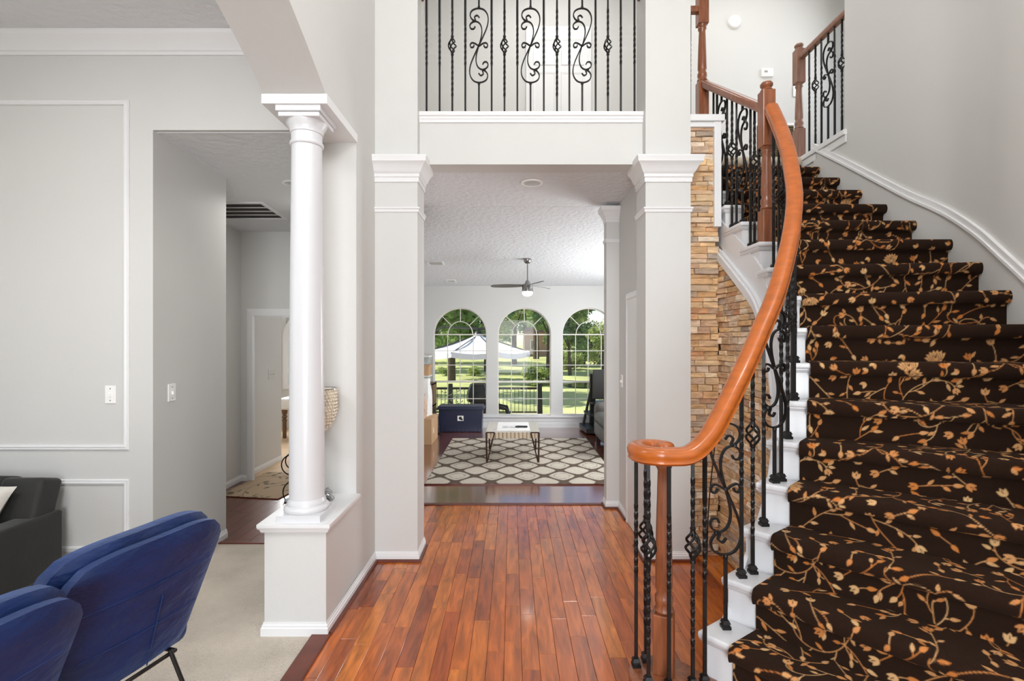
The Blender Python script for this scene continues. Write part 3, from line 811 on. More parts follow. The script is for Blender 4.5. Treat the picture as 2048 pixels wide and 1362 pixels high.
def runner_step(k):
    o0, c0, w0, d0, n0 = rl(k)
    last = k == 18
    if not last: o1, c1, w1, d1, n1 = rl(k + 1)
    fine = 0.003 if k < 9 else (0.004 if k < 13 else 0.006)
    L = RIS[k][3]
    nu = int(L / fine)
    u = np.linspace(0, 1, nu)
    P0 = np.array(c0)[None] * (1 - u[:, None]) + np.array(w0)[None] * u[:, None]
    nn = np.array(n0)
    prof = []
    R0 = 0.023
    hz = r - 0.062 if last else r
    zr = np.arange(0.004, hz - 0.064, fine)
    for z in zr: prof.append((0.010, z))
    for a in np.linspace(-90, 100, 21):
        aa = math.radians(a); prof.append((0.028 + R0 * math.cos(aa) - (0.012 if a < -70 else 0), hz + 0.010 - 0.033 + 0.033 * math.sin(aa)))
    prof = np.array(prof)
    base = P0[None] + nn[None, None] * prof[:, 0][:, None, None]
    base[..., 2] = ((k - 1) * r + prof[:, 1])[:, None]
    rows = [base]
    if not last:
        P1 = np.array(c1)[None] * (1 - u[:, None]) + np.array(w1)[None] * u[:, None] + np.array(n1)[None] * 0.010
        st0 = base[-1].copy()
        nt = int(0.3 / fine) if k <= 8 else 10
        tt = np.linspace(0, 1, nt)[1:]
        tread = st0[None] * (1 - tt[:, None, None]) + P1[None] * tt[:, None, None]
        tread[..., 2] = k * r + 0.010
        rows.append(tread)
    V = np.concatenate(rows, 0)
    seg = np.linalg.norm(np.diff(V, axis=0), axis=2)
    s = np.concatenate([np.zeros((1, nu)), np.cumsum(seg, 0)], 0)
    Rk = random.Random(k * 13 + 1)
    uu = u[None] * L + 0 * s + Rk.uniform(0, 1)
    C = sample(tile, uu, -s + Rk.uniform(0, 1))
    # ends: close down the left and right edges so the runner has thickness
    def edge(col, dirv):
        e = V[:, col].copy(); e = e + np.array(dirv)[None] * 0.004; e -= np.array([0, 0, 0.006])[None]
        f = V[:, col].copy(); f[:, 2] -= 0.012
        f[:len(prof)] -= nn[None] * 0.02
        return np.stack([e, f], 1)
    eL = edge(0, -d0); eR = edge(-1, d0)
    V2 = np.concatenate([eL[:, ::-1], V, eR], 1)
    C2 = np.concatenate([C[:, :1], C[:, :1], C, C[:, -1:], C[:, -1:]], 1)
    return grid_mesh('carpet_runner', V2, C2, M['runner'], st)
for k in range(2, 19): runner_step(k)

# ------------------------------------------------------------------ stacked stone wall under the stair
sf = MB().box(1.222, 1.45, 3.52, 3.62, 0, 3.03)
sflat = struct(sf, 'wall_stone', M['mortar']); sflat['label'] = 'stacked ledgestone wall beside the square pillar'
z = 0.0
rs = random.Random(21)
def stone(mb_parent, p, t, n, L, h, dep, name='stone', joined=None, cut=None):
    """p start point on wall, t along, n outward"""
    a = p; b = p + t * L
    j = lambda s: rs.uniform(-s, s)
    e = 0.0012
    back = -0.012
    z0, z1 = e, h - e
    q = []
    for (s_, zz) in ((e, z0), (L - e, z0), (L - e, z1), (e, z1)):
        q.append(a + t * s_ + n * back + Vector((0, 0, zz)))
    for (s_, zz) in ((e, z0), (L - e, z0), (L - e, z1), (e, z1)):
        q.append(a + t * s_ + n * (dep * 0.8 + j(0.003)) + Vector((0, 0, zz)))
    for (s_, zz) in ((0.006, z0 + 0.004), (L * 0.5, z0 + 0.003), (L - 0.006, z0 + 0.004), (L - 0.006, z1 - 0.004), (L * 0.5, z1 - 0.003), (0.006, z1 - 0.004)):
        q.append(a + t * (s_ + j(0.002)) + n * (dep + j(0.005)) + Vector((0, 0, zz + j(0.002))))
    if cut:                                    # top trimmed along the stringer
        for i_, v in enumerate(q):
            f_ = max(0.0, min(1.0, (v - a).dot(t) / L)); lim = cut[0] + (cut[1] - cut[0]) * f_
            if v.z - a.z > lim: q[i_] = Vector((v.x, v.y, a.z + max(0.002, lim)))
    fs = [(0, 1, 5, 4), (1, 2, 6, 5), (2, 3, 7, 6), (3, 0, 4, 7), (4, 5, 10, 9, 8), (5, 6, 11, 10), (6, 7, 13, 12, 11), (7, 4, 8, 13), (8, 9, 12, 13), (9, 10, 11, 12)]
    if joined is not None:
        joined.add(q, fs); return None
    return MB().add(q, fs).build(name, M['stone'], mb_parent)
while z < 3.0:
    h = min(rs.uniform(0.028, 0.052), 3.012 - z)
    if h < 0.015: break
    xx = 1.222 - rs.uniform(0, 0.1)
    while xx < 1.44:
        L = rs.uniform(0.08, 0.2)
        x0 = max(xx, 1.222); x1 = min(xx + L, 1.448)
        if x1 - x0 > 0.025:
            stone(sflat, Vector((x0, 3.52, z)), Vector((1, 0, 0)), Vector((0, -1, 0)), x1 - x0, h, rs.uniform(0.008, 0.03))
        xx += L
    z += h
MB().box(1.408, 1.456, 3.475, 3.63, 2.30, 3.035).build('corner_board', M['trim'], sflat, bevel=0.002)
MB().box(1.2, 1.475, 3.46, 3.92, 3.03, 3.075).box(1.47, 1.52, 3.80, 3.92, 3.03, 3.075).box(1.22, 1.46, 3.48, 3.9, 2.995, 3.03).build('wall_cap', M['trim'], sflat, bevel=0.003)

# curved part following the open side of the stair
CP = [p for p in OEd if 2.4 <= p.z <= 15.0 and p.y <= 3.53][::-1]
CP = [Vector((1.462, 3.53, 14.36))] + [p for p in CP if p.y < 3.5]
cs = [0.0]
for i in range(1, len(CP)): cs.append(cs[-1] + math.hypot(CP[i].x - CP[i - 1].x, CP[i].y - CP[i - 1].y))
def cpt(s):
    s = max(0, min(cs[-1] - 1e-6, s))
    for i in range(1, len(cs)):
        if cs[i] >= s:
            f = (s - cs[i - 1]) / (cs[i] - cs[i - 1])
            p = CP[i - 1].lerp(CP[i], f); t = CP[i] - CP[i - 1]; t.z = 0; t.normalize()
            return p, t
back = MB(); R = []
for i, p in enumerate(CP):
    zt = max(0.02, p.z * r - 0.33)
    t = cpt(cs[i])[1]; n = Vector((t.y, -t.x, 0))
    n = n if n.x < 0 or n.y > 0 else -n
    q = Vector((p.x, p.y, 0))
    R.append([q - n * 0.06, q, q + Vector((0, 0, zt)), q - n * 0.06 + Vector((0, 0, zt))])
back.rings(R)
scur = struct(back, 'wall_stone_curved', M['mortar']); scur['label'] = 'curved stacked ledgestone wall below the stair stringer'
z = 0.0; cand = []
while z < 2.3:
    h = rs.uniform(0.028, 0.05); s = -rs.uniform(0, 0.1)
    while s < cs[-1]:
        L = rs.uniform(0.07, 0.2); s0 = max(0, s); s1 = min(cs[-1], s + L)
        s += L
        if s1 - s0 < 0.03: continue
        pm, tm = cpt((s0 + s1) / 2); zt0, zt1 = cpt(s0)[0].z * r - 0.36, cpt(s1)[0].z * r - 0.36
        hh = min(h, max(zt0, zt1) - z)
        if hh < 0.006: continue
        if zt1 < z + 0.003: s1 = s0 + (s1 - s0) * (zt0 - z - 0.003) / (zt0 - zt1)
        elif zt0 < z + 0.003: s0 = s1 - (s1 - s0) * (zt1 - z - 0.003) / (zt1 - zt0)
        if s1 - s0 < 0.012: continue
        zt0, zt1 = cpt(s0)[0].z * r - 0.36, cpt(s1)[0].z * r - 0.36
        cut_ = (zt0 - z, zt1 - z) if min(zt0, zt1) - z < hh else None
        p0 = cpt(s0)[0]; p1 = cpt(s1)[0]
        tt = Vector((p1.x - p0.x, p1.y - p0.y, 0)); LL = tt.length; tt.normalize()
        n = Vector((tt.y, -tt.x, 0)); n = n if n.x < 0 else -n
        area = hh * LL * abs(n.dot(Vector((p0.x, p0.y, 0)).normalized())) / p0.y
        vis = 1 if z > (pm.z - 2.2) * r * 0.0 and pm.y > 2.3 else 0
        cand.append((vis, area, Vector((p0.x, p0.y, z)), tt, n, LL, hh, rs.uniform(0.008, 0.032), cut_))
    z += h
cand.sort(key=lambda c: (-c[0], -c[1]))
rest = MB()
for i, c in enumerate(cand):
    if i < 300: stone(scur, *c[2:8], cut=c[8])
    else: stone(scur, *c[2:8], joined=rest, cut=c[8])
if rest.f: rest.build('stone_courses', M['stone'], scur, kind='stuff')
MB().tube([(1.40, 3.44, 1.02), (1.395, 3.435, 0.8), (1.36, 3.43, 0.5), (1.345, 3.43, 0.3), (1.34, 3.44, 0.0)], 0.004, 6).build('cable', M['black'], sflat)

# ------------------------------------------------------------------ railings
VO = Vector((0.585, 2.0, 0))          # centre of the volute
def rail_path():
    P = []
    zc = 1.062
    for (a, rad) in ((25, 0.042), (60, 0.058), (100, 0.071), (140, 0.081), (180, 0.087), (220, 0.09), (255, 0.091), (280, 0.091)):
        A = math.radians(a); P.append(Vector((VO.x + rad * math.cos(A), VO.y + rad * math.sin(A), zc)))
    P.append(Vector((0.68, 1.916, zc + 0.006)))
    P.append(Vector((0.75, 1.936, zc + 0.055)))
    for k in range(2, 13):
        o, c, w, d, n = rl(k)
        q = o + d * 0.055
        up = {2: 0.845, 3: 0.845, 4: 0.835, 5: 0.825, 6: 0.81}.get(k, 0.80)
        if k == 2: q = Vector((0.815, 1.968, 0))
        P.append(Vector((q.x, q.y, k * r + up)))
    P[-1] = Vector((1.527, 2.945, 2.875))
    return catmull(P, 8)
RP = rail_path()
def rail_z(x, y, zmin=0):
    best = None
    for p in RP:
        d = (p.x - x) ** 2 + (p.y - y) ** 2
        if best is None or d < best[0]: best = (d, p.z)
    return best[1]
RPROF = []
for (a, b) in ((-0.020, -0.028), (-0.030, -0.020), (-0.027, -0.012), (-0.032, -0.004), (-0.034, 0.008), (-0.030, 0.018), (-0.020, 0.025), (0.0, 0.028),
               (0.020, 0.025), (0.030, 0.018), (0.034, 0.008), (0.032, -0.004), (0.027, -0.012), (0.030, -0.020), (0.020, -0.028)):
    RPROF.append((a * 1.1, b * 1.2))
SPROF = [(-0.022, -0.025), (-0.028, -0.015), (-0.028, 0.012), (-0.016, 0.025), (0.016, 0.025), (0.028, 0.012), (0.028, -0.015), (0.022, -0.025)]

def bar(mb, base, h, w, twists, per=16.0):
    """square bar with twisted stretches; twists in metres from the base"""
    zs = [0.0]; an = [0.0]; a = 0.0; cur = 0.0
    for (t0, t1) in twists:
        zs.append(t0); an.append(a)
        n = max(4, int((t1 - t0) / 0.011)); 
        for i in range(1, n + 1):
            zs.append(t0 + (t1 - t0) * i / n); an.append(a + math.radians(360 * per * (t1 - t0) * i / n))
        a = an[-1]
    zs.append(h); an.append(a)
    R = []
    for z, q in zip(zs, an):
        R.append([(base[0] + w * 0.7071 * math.cos(q + math.pi / 4 + k * math.pi / 2), base[1] + w * 0.7071 * math.sin(q + math.pi / 4 + k * math.pi / 2), base[2] + z) for k in range(4)])
    mb.rings(R)

SCR_MAIN = [(-.02, .36), (.05, .40), (.03, .455), (-.10, .45), (-.22, .39), (-.24, .30), (-.16, .245), (-.06, .27)]
def spiral(cx, cy, r0, r1, a0, a1, n=14):
    return [(cx + (r0 + (r1 - r0) * i / (n - 1)) * math.cos(math.radians(a0 + (a1 - a0) * i / (n - 1))),
             cy + (r0 + (r1 - r0) * i / (n - 1)) * math.sin(math.radians(a0 + (a1 - a0) * i / (n - 1)))) for i in range(n)]
def scroll_paths():
    """normalised: x in units of width (-.5..,.5), y in units of width, total height about 4"""
    up = spiral(-0.10, 1.36, 0.13, 0.30, 330, -20 - 90 - 90)             # inner curl, ends heading left
    main = [(0.02, 1.47), (0.0, 1.60), (-0.14, 1.62), (-0.24, 1.52), (-0.20, 1.36), (-0.04, 1.30), (-0.28, 1.38), (-0.46, 1.56), (-0.46, 1.78), (-0.28, 1.95), (-0.04, 2.0),
            (0.26, 1.93), (0.46, 1.68), (0.50, 1.36), (0.42, 0.95), (0.18, 0.38), (0.0, 0.0)]
    main = [(0.02, 1.50), (-0.10, 1.62), (-0.24, 1.52), (-0.18, 1.34), (-0.36, 1.40), (-0.47, 1.60), (-0.42, 1.82), (-0.25, 1.95), (0.0, 2.0),
            (0.27, 1.92), (0.45, 1.68), (0.50, 1.36), (0.42, 0.95), (0.18, 0.38), (0.0, 0.0)]
    full = main + [(-a, -b) for a, b in main[-2::-1]]
    sec = [(-0.32, 0.86), (-0.22, 0.98), (-0.27, 1.10), (-0.40, 1.12), (-0.48, 1.00), (-0.42, 0.84), (-0.47, 1.00), (-0.40, 1.20), (-0.18, 1.30), (0.02, 1.20), (0.14, 0.95), (0.15, 0.6), (0.06, 0.2), (0.0, 0.0)]
    sec = [(-0.36, 0.90), (-0.27, 0.98), (-0.30, 1.08)][0:0] + [(-0.20, 1.02), (-0.28, 0.90), (-0.42, 0.90), (-0.49, 1.04), (-0.42, 1.20), (-0.20, 1.30), (0.02, 1.20), (0.14, 0.95), (0.15, 0.6), (0.06, 0.2), (0.0, 0.0)]
    full2 = sec + [(-a, -b) for a, b in sec[-2::-1]]
    mid = [(-0.26, 0.02), (-0.30, -0.08), (-0.42, -0.10), (-0.47, 0.02), (-0.38, 0.14), (-0.20, 0.10), (0.0, -0.02)]
    full3 = mid + [(-a, b) for a, b in mid[-2::-1]]
    return full, full2, full3
SCP = scroll_paths()
def flat_sweep(mb, pts3, up, wd, th):
    pts3 = [Vector(p) for p in pts3]; m = len(pts3); R = []
    for i, p in enumerate(pts3):
        t = (pts3[min(i + 1, m - 1)] - pts3[max(i - 1, 0)]).normalized(); s = up.cross(t).normalized()
        R.append([p + s * th / 2 + up * wd / 2, p - s * th / 2 + up * wd / 2, p - s * th / 2 - up * wd / 2, p + s * th / 2 - up * wd / 2])
    mb.rings(R)

def baluster(parent, p, h, kind, facing=0.0, foot=True, w=0.0125, zc=0.6, fsize=0.017, embed=0.02):
    """kind T twisted, B basket, S scroll. p = foot position, h = height to rail underside"""
    p = Vector(p); h = h + embed
    mb = MB()
    c = h * zc
    if kind == 'T':
        bar(mb, p, h, w, [(h * 0.42, h * 0.76)])
    elif kind == 'B':
        bar(mb, p, c - 0.062, w, [(h * 0.16, c - 0.09)])
        q = p + Vector((0, 0, c + 0.062)); hh = h - c - 0.062
        mu = MB(); bar(mu, q, hh, w, [(0.03, min(hh - 0.02, 0.2))] if hh > 0.08 else [])
    else:
        SW = 0.132; sh = 0.268
        bar(mb, p, c - sh, w, []); mu = MB(); bar(mu, p + Vector((0, 0, c + sh)), max(0.01, h - c - sh), w, [])
    b = mb.build('baluster', M['iron'], parent)
    if kind != 'T': mu.build('upper_bar', M['iron'], b)
    if foot:
        f = MB(); s = fsize
        for (a0, z0, a1, z1) in ((s, 0.0, s, 0.012), (s * 0.80, 0.012, s * 0.72, 0.022), (s * 0.95, 0.022, s * 0.62, 0.034)):
            f.rings([[(p.x + sx * a, p.y + sy * a, p.z + zz) for sx, sy in ((-1, -1), (1, -1), (1, 1), (-1, 1))] for a, zz in ((a0, z0), (a1, z1))])
        f.build('shoe', M['iron'], b)
    if kind == 'B':
        f = MB()
        for i in range(4):
            f.tube([(p.x + (0.005 + 0.023 * math.sin(math.pi * t / 14)) * math.cos(i * math.pi / 2 + t * 0.26), p.y + (0.005 + 0.023 * math.sin(math.pi * t / 14)) * math.sin(i * math.pi / 2 + t * 0.26), p.z + c - 0.05 + 0.10 * t / 14) for t in range(15)], 0.0052, 6)
        for s_ in (-1, 1):
            f.lathe([(0.006, -0.014), (0.0105, -0.012), (0.0105, -0.004), (0.008, 0.0), (0.011, 0.004), (0.011, 0.011), (0.006, 0.014)], (p.x, p.y, p.z + c + s_ * 0.057), 10)
        f.build('basket', M['iron'], b, smooth=40)
    if kind == 'S':
        f = MB(); ux = Vector((math.cos(facing), math.sin(facing), 0)); up = Vector((-math.sin(facing), math.cos(facing), 0))
        for path in SCP:
            dense = catmull([(a, bb, 0) for a, bb in path], 5)
            flat_sweep(f, [p + ux * (q.x * SW) + Vector((0, 0, c + q.y * SW)) for q in dense], up, 0.011, 0.0078)
        for (a, bb) in ((0, 0), (-0.3, 1.315), (0.3, -1.315)):
            o_ = p + ux * a * SW + Vector((0, 0, c + bb * SW))
            f.lathe([(0.004, -0.007), (0.009, -0.005), (0.009, 0.005), (0.004, 0.007)], o_, 8)
        for s_ in (-1, 1):
            f.lathe([(0.006, -0.010), (0.0095, -0.006), (0.0095, 0.006), (0.006, 0.010)], p + Vector((0, 0, c + s_ * 0.272)), 8)
        f.build('scroll', M['iron'], b, smooth=40)
    return b

def newel(parent, p, z0, zb, zs, zt, w, mat_, cap=True, rz=0.0):
    """block z0-zb, turned shaft zb-zs, upper block zs-zt, cap above"""
    n = None
    c = Vector((p[0], p[1], 0)); h = w / 2
    m = MB(); m.x = Matrix.Translation(c) @ Matrix.Rotation(rz, 4, 'Z')
    L = zs - zb
    m.box(-h, h, -h, h, z0, zb)
    n = m.build('newel_post', mat_, parent, bevel=0.004)
    if zt > zs:
        m = MB(); m.x = Matrix.Translation(c) @ Matrix.Rotation(rz, 4, 'Z'); m.box(-h, h, -h, h, zs, zt); m.build('upper_block', mat_, n, bevel=0.004)
    prof = [(h * 0.75, zb - 0.002), (h * 1.0, zb + 0.012), (h * 0.8, zb + 0.03), (h * 0.92, zb + 0.045), (h * 0.92, zb + 0.065), (h * 0.7, zb + 0.08), (h * 0.86, zb + 0.1),
            (h * 0.82, zb + L * 0.45), (h * 0.66, zb + L * 0.82), (h * 0.62, zb + L * 0.9), (h * 0.82, zb + L * 0.925), (h * 0.82, zb + L * 0.945), (h * 0.64, zb + L * 0.96), (h * 0.9, zs + 0.001)]
    MB().lathe([(a, b) for a, b in prof], (p[0], p[1], 0), 20).build('turned_shaft', mat_, n, smooth=50)
    if cap and zt > zs:
        MB().lathe([(h * 0.7, zt - 0.002), (h * 0.95, zt + 0.004), (h * 0.8, zt + 0.014), (h * 0.62, zt + 0.02), (h * 0.95, zt + 0.03), (h * 0.98, zt + 0.042), (h * 0.7, zt + 0.055), (0.004, zt + 0.062)], (p[0], p[1], 0), 20).build('finial', mat_, n, smooth=50)
    return n

sr = thing('stair_railing', 'curved orange wood handrail with black iron balusters climbing the staircase', 'railing', (VC.x, VC.y, r))
MB().rail(RP, RPROF).build('handrail', M['rail'], sr, smooth=50)
MB().lathe([(0.024, -0.03), (0.034, -0.02), (0.036, 0.0), (0.034, 0.02), (0.024, 0.03), (0.002, 0.032)], (VO.x + 0.030, VO.y + 0.006, 1.062), 20).build('volute_eye', M['rail'], sr, smooth=50)
newel(sr, (0.612, 2.015), r - 0.002, 0.41, 1.045, 1.045, 0.078, M['newel'], rz=math.radians(-24))
N2 = (1.527, 3.0)
newel(sr, N2, 12 * r - 0.004, 2.285, 2.665, 3.0, 0.074, M['newel'])
NU = (1.468, 3.86)
newel(sr, NU, 3.07, 3.50, 3.94, 4.24, 0.078, M['newel'])
MB().rail([(1.524, 3.02, 2.905), (1.472, 3.83, 3.475)], SPROF).build('handrail', M['newel'], sr, smooth=50)
start_feet = [((0.555, 2.076), 'B'), ((0.507, 2.043), 'T'), ((0.527, 1.931), 'B'), ((0.6275, 2.08), 'T'), ((0.60, 1.911), 'T'), ((0.695, 1.922), 'B'), ((0.748, 1.940), 'T')]
for (q, kd) in start_feet:
    baluster(sr, (q[0], q[1], r), rail_z(*q) - 0.032 - r, kd, zc=0.61)
low_feet = [(1451, 1256, 2, 'S'), (1483, 1154, 3, 'T'), (1507.6, 1144, 3, 'B'), (1527.5, 1051, 4, 'T'), (1549, 965, 5, 'S'), (1565, 956, 5, 'T'), (1574, 872, 6, 'B')]
def clear_nosing(p, k, gap=0.043):
    o, c, w, d, n = rl(k + 1)
    q = Vector((p[0], p[1], 0)); e = (q - o).dot(n)
    if e < gap and (q - o).dot(d) > -0.045: q = q + n * (gap - e)
    return Vector((q.x, q.y, k * r))
for (px, py, k, kd) in low_feet:
    p = clear_nosing(fl(px, py, k * r), k)
    zt = rail_z(p.x, p.y)
    a = math.radians(186) if k < 4 else math.radians(200)
    baluster(sr, p, zt - 0.03 - k * r, kd, facing=a, zc=0.61)
kinds = {7: 'TS', 8: 'TB', 9: 'TS', 10: 'TB', 11: 'TT'}
for k in range(7, 12):
    a0 = rl(k); a1 = rl(k + 1)
    for j, kd in enumerate(kinds[k]):
        f = (0.10, 0.60)[j]
        q = clear_nosing((a0[0] + a0[3] * 0.058).lerp(a1[0] + a1[3] * 0.058, f), k)
        t = (a1[0] - a0[0]); fac = math.atan2(t.y, t.x)
        baluster(sr, (q.x, q.y, k * r), rail_z(q.x, q.y) - 0.03 - k * r, kd, facing=fac, zc=0.61)
for (px, kd) in ((1518, 'T'), (1509, 'B'), (1497, 'T'), (1485, 'S'), (1473, 'T'), (1464, 'B'), (1454, 'T'), (1443, 'S'), (1434, 'T'), (1427, 'T')):
    s = (px - CX) / F
    yy = (1.527 + 0.0686 * 3.0) / (s + 0.0686); xx = s * yy
    k = max(q for q in range(12, 16) if q == 12 or yy > rl(q)[0].y - 0.01)
    pq = clear_nosing((xx, yy, 0), k); xx, yy = pq.x, pq.y
    zt = 2.905 + (yy - 3.02) / 0.81 * 0.57 - 0.028
    baluster(sr, (xx, yy, k * r), zt - k * r, kd, facing=math.radians(90), zc=0.6)
MB().rail([(1.44, 3.86, 4.06), (1.2, 3.86, 4.06)], SPROF).build('handrail', M['newel'], sr, smooth=50)
for i, kd in enumerate(('T', 'B')):
    baluster(sr, (1.395 - 0.06 * i - 0.02, 3.86, 3.07), 0.965, kd, zc=0.6)

# balcony railing
br = thing('balcony_railing', 'straight black iron balcony railing with scrolls above the hall opening', 'railing', (0.13, 3.56, 3.10))
pxs = [853.2, 879.3, 904.7, 930.7, 957.9, 983.3, 1009, 1034.7, 1061.1, 1087.6, 1114, 1138.7, 1164.4, 1191.2, 1215.8, 1241.6, 1269]
ty = 'TTBTSTBTSTBTSTBTT'
for px, kd in zip(pxs, ty):
    baluster(br, ((px - CX) * 3.56 / F, 3.56, 3.10), 0.84, kd, zc=0.59, foot=True, fsize=0.011)
MB().rail([(-0.646, 3.56, 3.985), (0.914, 3.56, 3.985)], SPROF).build('handrail', M['newel'], br, smooth=50)
for xx in (-0.64, 0.908):
    m = MB(); m.x = Matrix.Translation((xx, 3.56, 3.985)) @ Matrix.Rotation(math.pi / 2, 4, 'Y')
    m.lathe([(0.052, -0.008), (0.055, 0.0), (0.05, 0.008)], (0, 0, 0), 20); m.build('rosette', M['shoe'], br, smooth=50)

# landing guard railing on the right
gr = thing('landing_railing', 'short wood and iron guard railing at the top of the stairs', 'railing', (2.63, 4.5, 18 * r))
newel(gr, (2.64, 4.6), 18 * r, 3.45, 3.87, 4.18, 0.08, M['newel_grey'])
MB().rail([(2.64, 4.57, 4.10), (2.64, 3.9, 4.10)], SPROF).build('handrail', M['newel_grey'], gr, smooth=50)
for yy, kd in zip((4.44, 4.35, 4.265, 4.175, 4.09, 4.0), 'TBTSTB'):
    baluster(gr, (2.64, yy, 18 * r + 0.01), 0.915, kd, facing=math.radians(90), zc=0.62, foot=False)

# ------------------------------------------------------------------ round column
cc = thing('round_column', 'round white classical column standing on the knee wall', 'column', (-1.096, 2.672, 0.573))
MB().box(-1.096 - 0.114, -1.096 + 0.114, 2.558, 2.786, 0.572, 0.607).build('plinth', M['white'], cc, bevel=0.002)
MB().lathe([(0.108, 0.607), (0.114, 0.615), (0.114, 0.628), (0.106, 0.636), (0.098, 0.640), (0.098, 0.652), (0.093, 0.66), (0.089, 0.672)], (-1.096, 2.672, 0), 48).build('base', M['white'], cc, smooth=50)
MB().lathe([(0.089, 0.67), (0.088, 1.2), (0.084, 1.8), (0.077, 2.5), (0.077, 2.56)], (-1.096, 2.672, 0), 48).build('shaft', M['white'], cc, smooth=60)
MB().lathe([(0.077, 2.535), (0.084, 2.54), (0.086, 2.548), (0.084, 2.556), (0.078, 2.56), (0.078, 2.60), (0.083, 2.603), (0.083, 2.612), (0.09, 2.63), (0.1, 2.645), (0.106, 2.66)], (-1.096, 2.672, 0), 48).build('necking', M['white'], cc, smooth=50)
m = MB()
for (a, z0, z1) in ((0.106, 2.658, 2.682), (0.116, 2.682, 2.716)): m.box(-1.096 - a, -1.096 + a, 2.672 - a, 2.672 + a, z0, z1)
m.build('abacus', M['white'], cc, bevel=0.004)

# beaded lamp behind the column, on the ledge
lp = thing('beaded_lamp', 'tall silver candle lamp with beaded shade behind the round column', 'lamp', (-1.045, 2.94, 0.573))
lx, ly = -1.13, 2.93
MB().lathe([(0.075, 0.0), (0.08, 0.012), (0.05, 0.03), (0.02, 0.05), (0.012, 0.08), (0.02, 0.12), (0.008, 0.15), (0.007, 0.35), (0.014, 0.36), (0.02, 0.38), (0.03, 0.40)], (lx, ly, 0.573), 20).build('stem', M['silver'], lp, smooth=50)
for i in range(4):
    a = i * math.pi / 2 - 0.35
    mm = MB(); mm.tube([(lx + 0.03 * math.cos(a), ly + 0.03 * math.sin(a), 0.61), (lx + 0.07 * math.cos(a), ly + 0.07 * math.sin(a), 0.605), (lx + 0.1 * math.cos(a), ly + 0.1 * math.sin(a), 0.588)], [0.012, 0.02, 0.012], 8)
    mm.build('foot', M['silver'], lp, smooth=50)
bead = MB(); ico = []
def shade_r(t): return 0.045 + 0.052 * min(1, t * 2.2) ** 0.6
for j in range(13):
    t = j / 12; rr = shade_r(t); n = int(2 * math.pi * rr / 0.019)
    for i in range(n):
        a = 2 * math.pi * (i + 0.5 * (j % 2)) / n; s = 0.0085
        c = Vector((lx + rr * math.cos(a), ly + rr * math.sin(a), 0.985 + 0.232 * t))
        bead.add([c + Vector(v) * s for v in ((1, 0, 0), (-1, 0, 0), (0, 1, 0), (0, -1, 0), (0, 0, 1.1), (0, 0, -1.1))], [(0, 2, 4), (2, 1, 4), (1, 3, 4), (3, 0, 4), (2, 0, 5), (1, 2, 5), (3, 1, 5), (0, 3, 5)])
o = bead.build('bead_shade', M['crystal'], lp, kind='stuff')
MB().lathe([(0.03, 0.975), (0.044, 0.985), (0.085, 1.09), (0.094, 1.2), (0.096, 1.222), (0.092, 1.222), (0.08, 1.09), (0.03, 0.98)], (lx, ly, 0), 24).build('shade_liner', M['crystal'], lp, smooth=50)
mm = MB(); mm.tube([(lx + 0.098 * math.cos(a * 0.26), ly + 0.098 * math.sin(a * 0.26), 1.224) for a in range(24)], 0.004, 6, closed=True); mm.build('rim', M['silver'], lp, smooth=50)

# ------------------------------------------------------------------ switches, plates and fixtures
def switch(name, label, c, n, toggles=1, w=0.07, h=0.115, m='plastic', up=True):
    n = Vector(n); c = Vector(c); t = Vector((0, 0, 1)).cross(n)
    X = Matrix((( t.x, n.x, 0, c.x), (t.y, n.y, 0, c.y), (t.z, n.z, 1, c.z), (0, 0, 0, 1)))
    e = thing(name, label, 'switch', c)
    mb = MB(); mb.x = X; mb.box(-w / 2, w / 2, 0, 0.006, -h / 2, h / 2); mb.build('cover_plate', M[m], e, bevel=0.002)
    for i in range(toggles):
        ox = (i - (toggles - 1) / 2) * 0.046
        mb = MB(); mb.x = X; mb.box(ox - 0.005, ox + 0.005, 0.004, 0.018, -0.012, 0.008); mb.build('toggle', M[m], e, bevel=0.001)
        for s in (-1, 1):
            mb = MB(); mb.x = X; mb.box(ox - 0.003, ox + 0.003, 0.005, 0.0075, s * 0.036 - 0.003, s * 0.036 + 0.003); mb.build('screw', M['nickel'], e)
    return e
switch('light_switch', 'white toggle switch beside the large panel moulding', at(222, 789, 3.05), (0, -1, 0), 1, 0.066, 0.108)
switch('light_switch', 'white toggle switch on the wall return of the side hall', (-2.19, 3.215, 1.5 - 0.102 * 3.215), (1, 0, 0), 1, 0.07, 0.11)
switch('light_switch', 'triple toggle switch plate inside the bedroom doorway', (-2.92, 6.07, 1.5 - 0.065 * 6.07), (1, 0, 0), 3, 0.16, 0.12, 'almond')
switch('light_switch', 'white toggle switch on the hall wall beside the pilaster', (0.965, 4.38, 1.5 - 0.079 * 4.38), (-1, 0, 0), 1, 0.07, 0.11)
switch('light_switch', 'white switch plate on the upper wall behind the landing newel', at(1594, 182, 5.69), (0, -1, 0), 1, 0.09, 0.13)

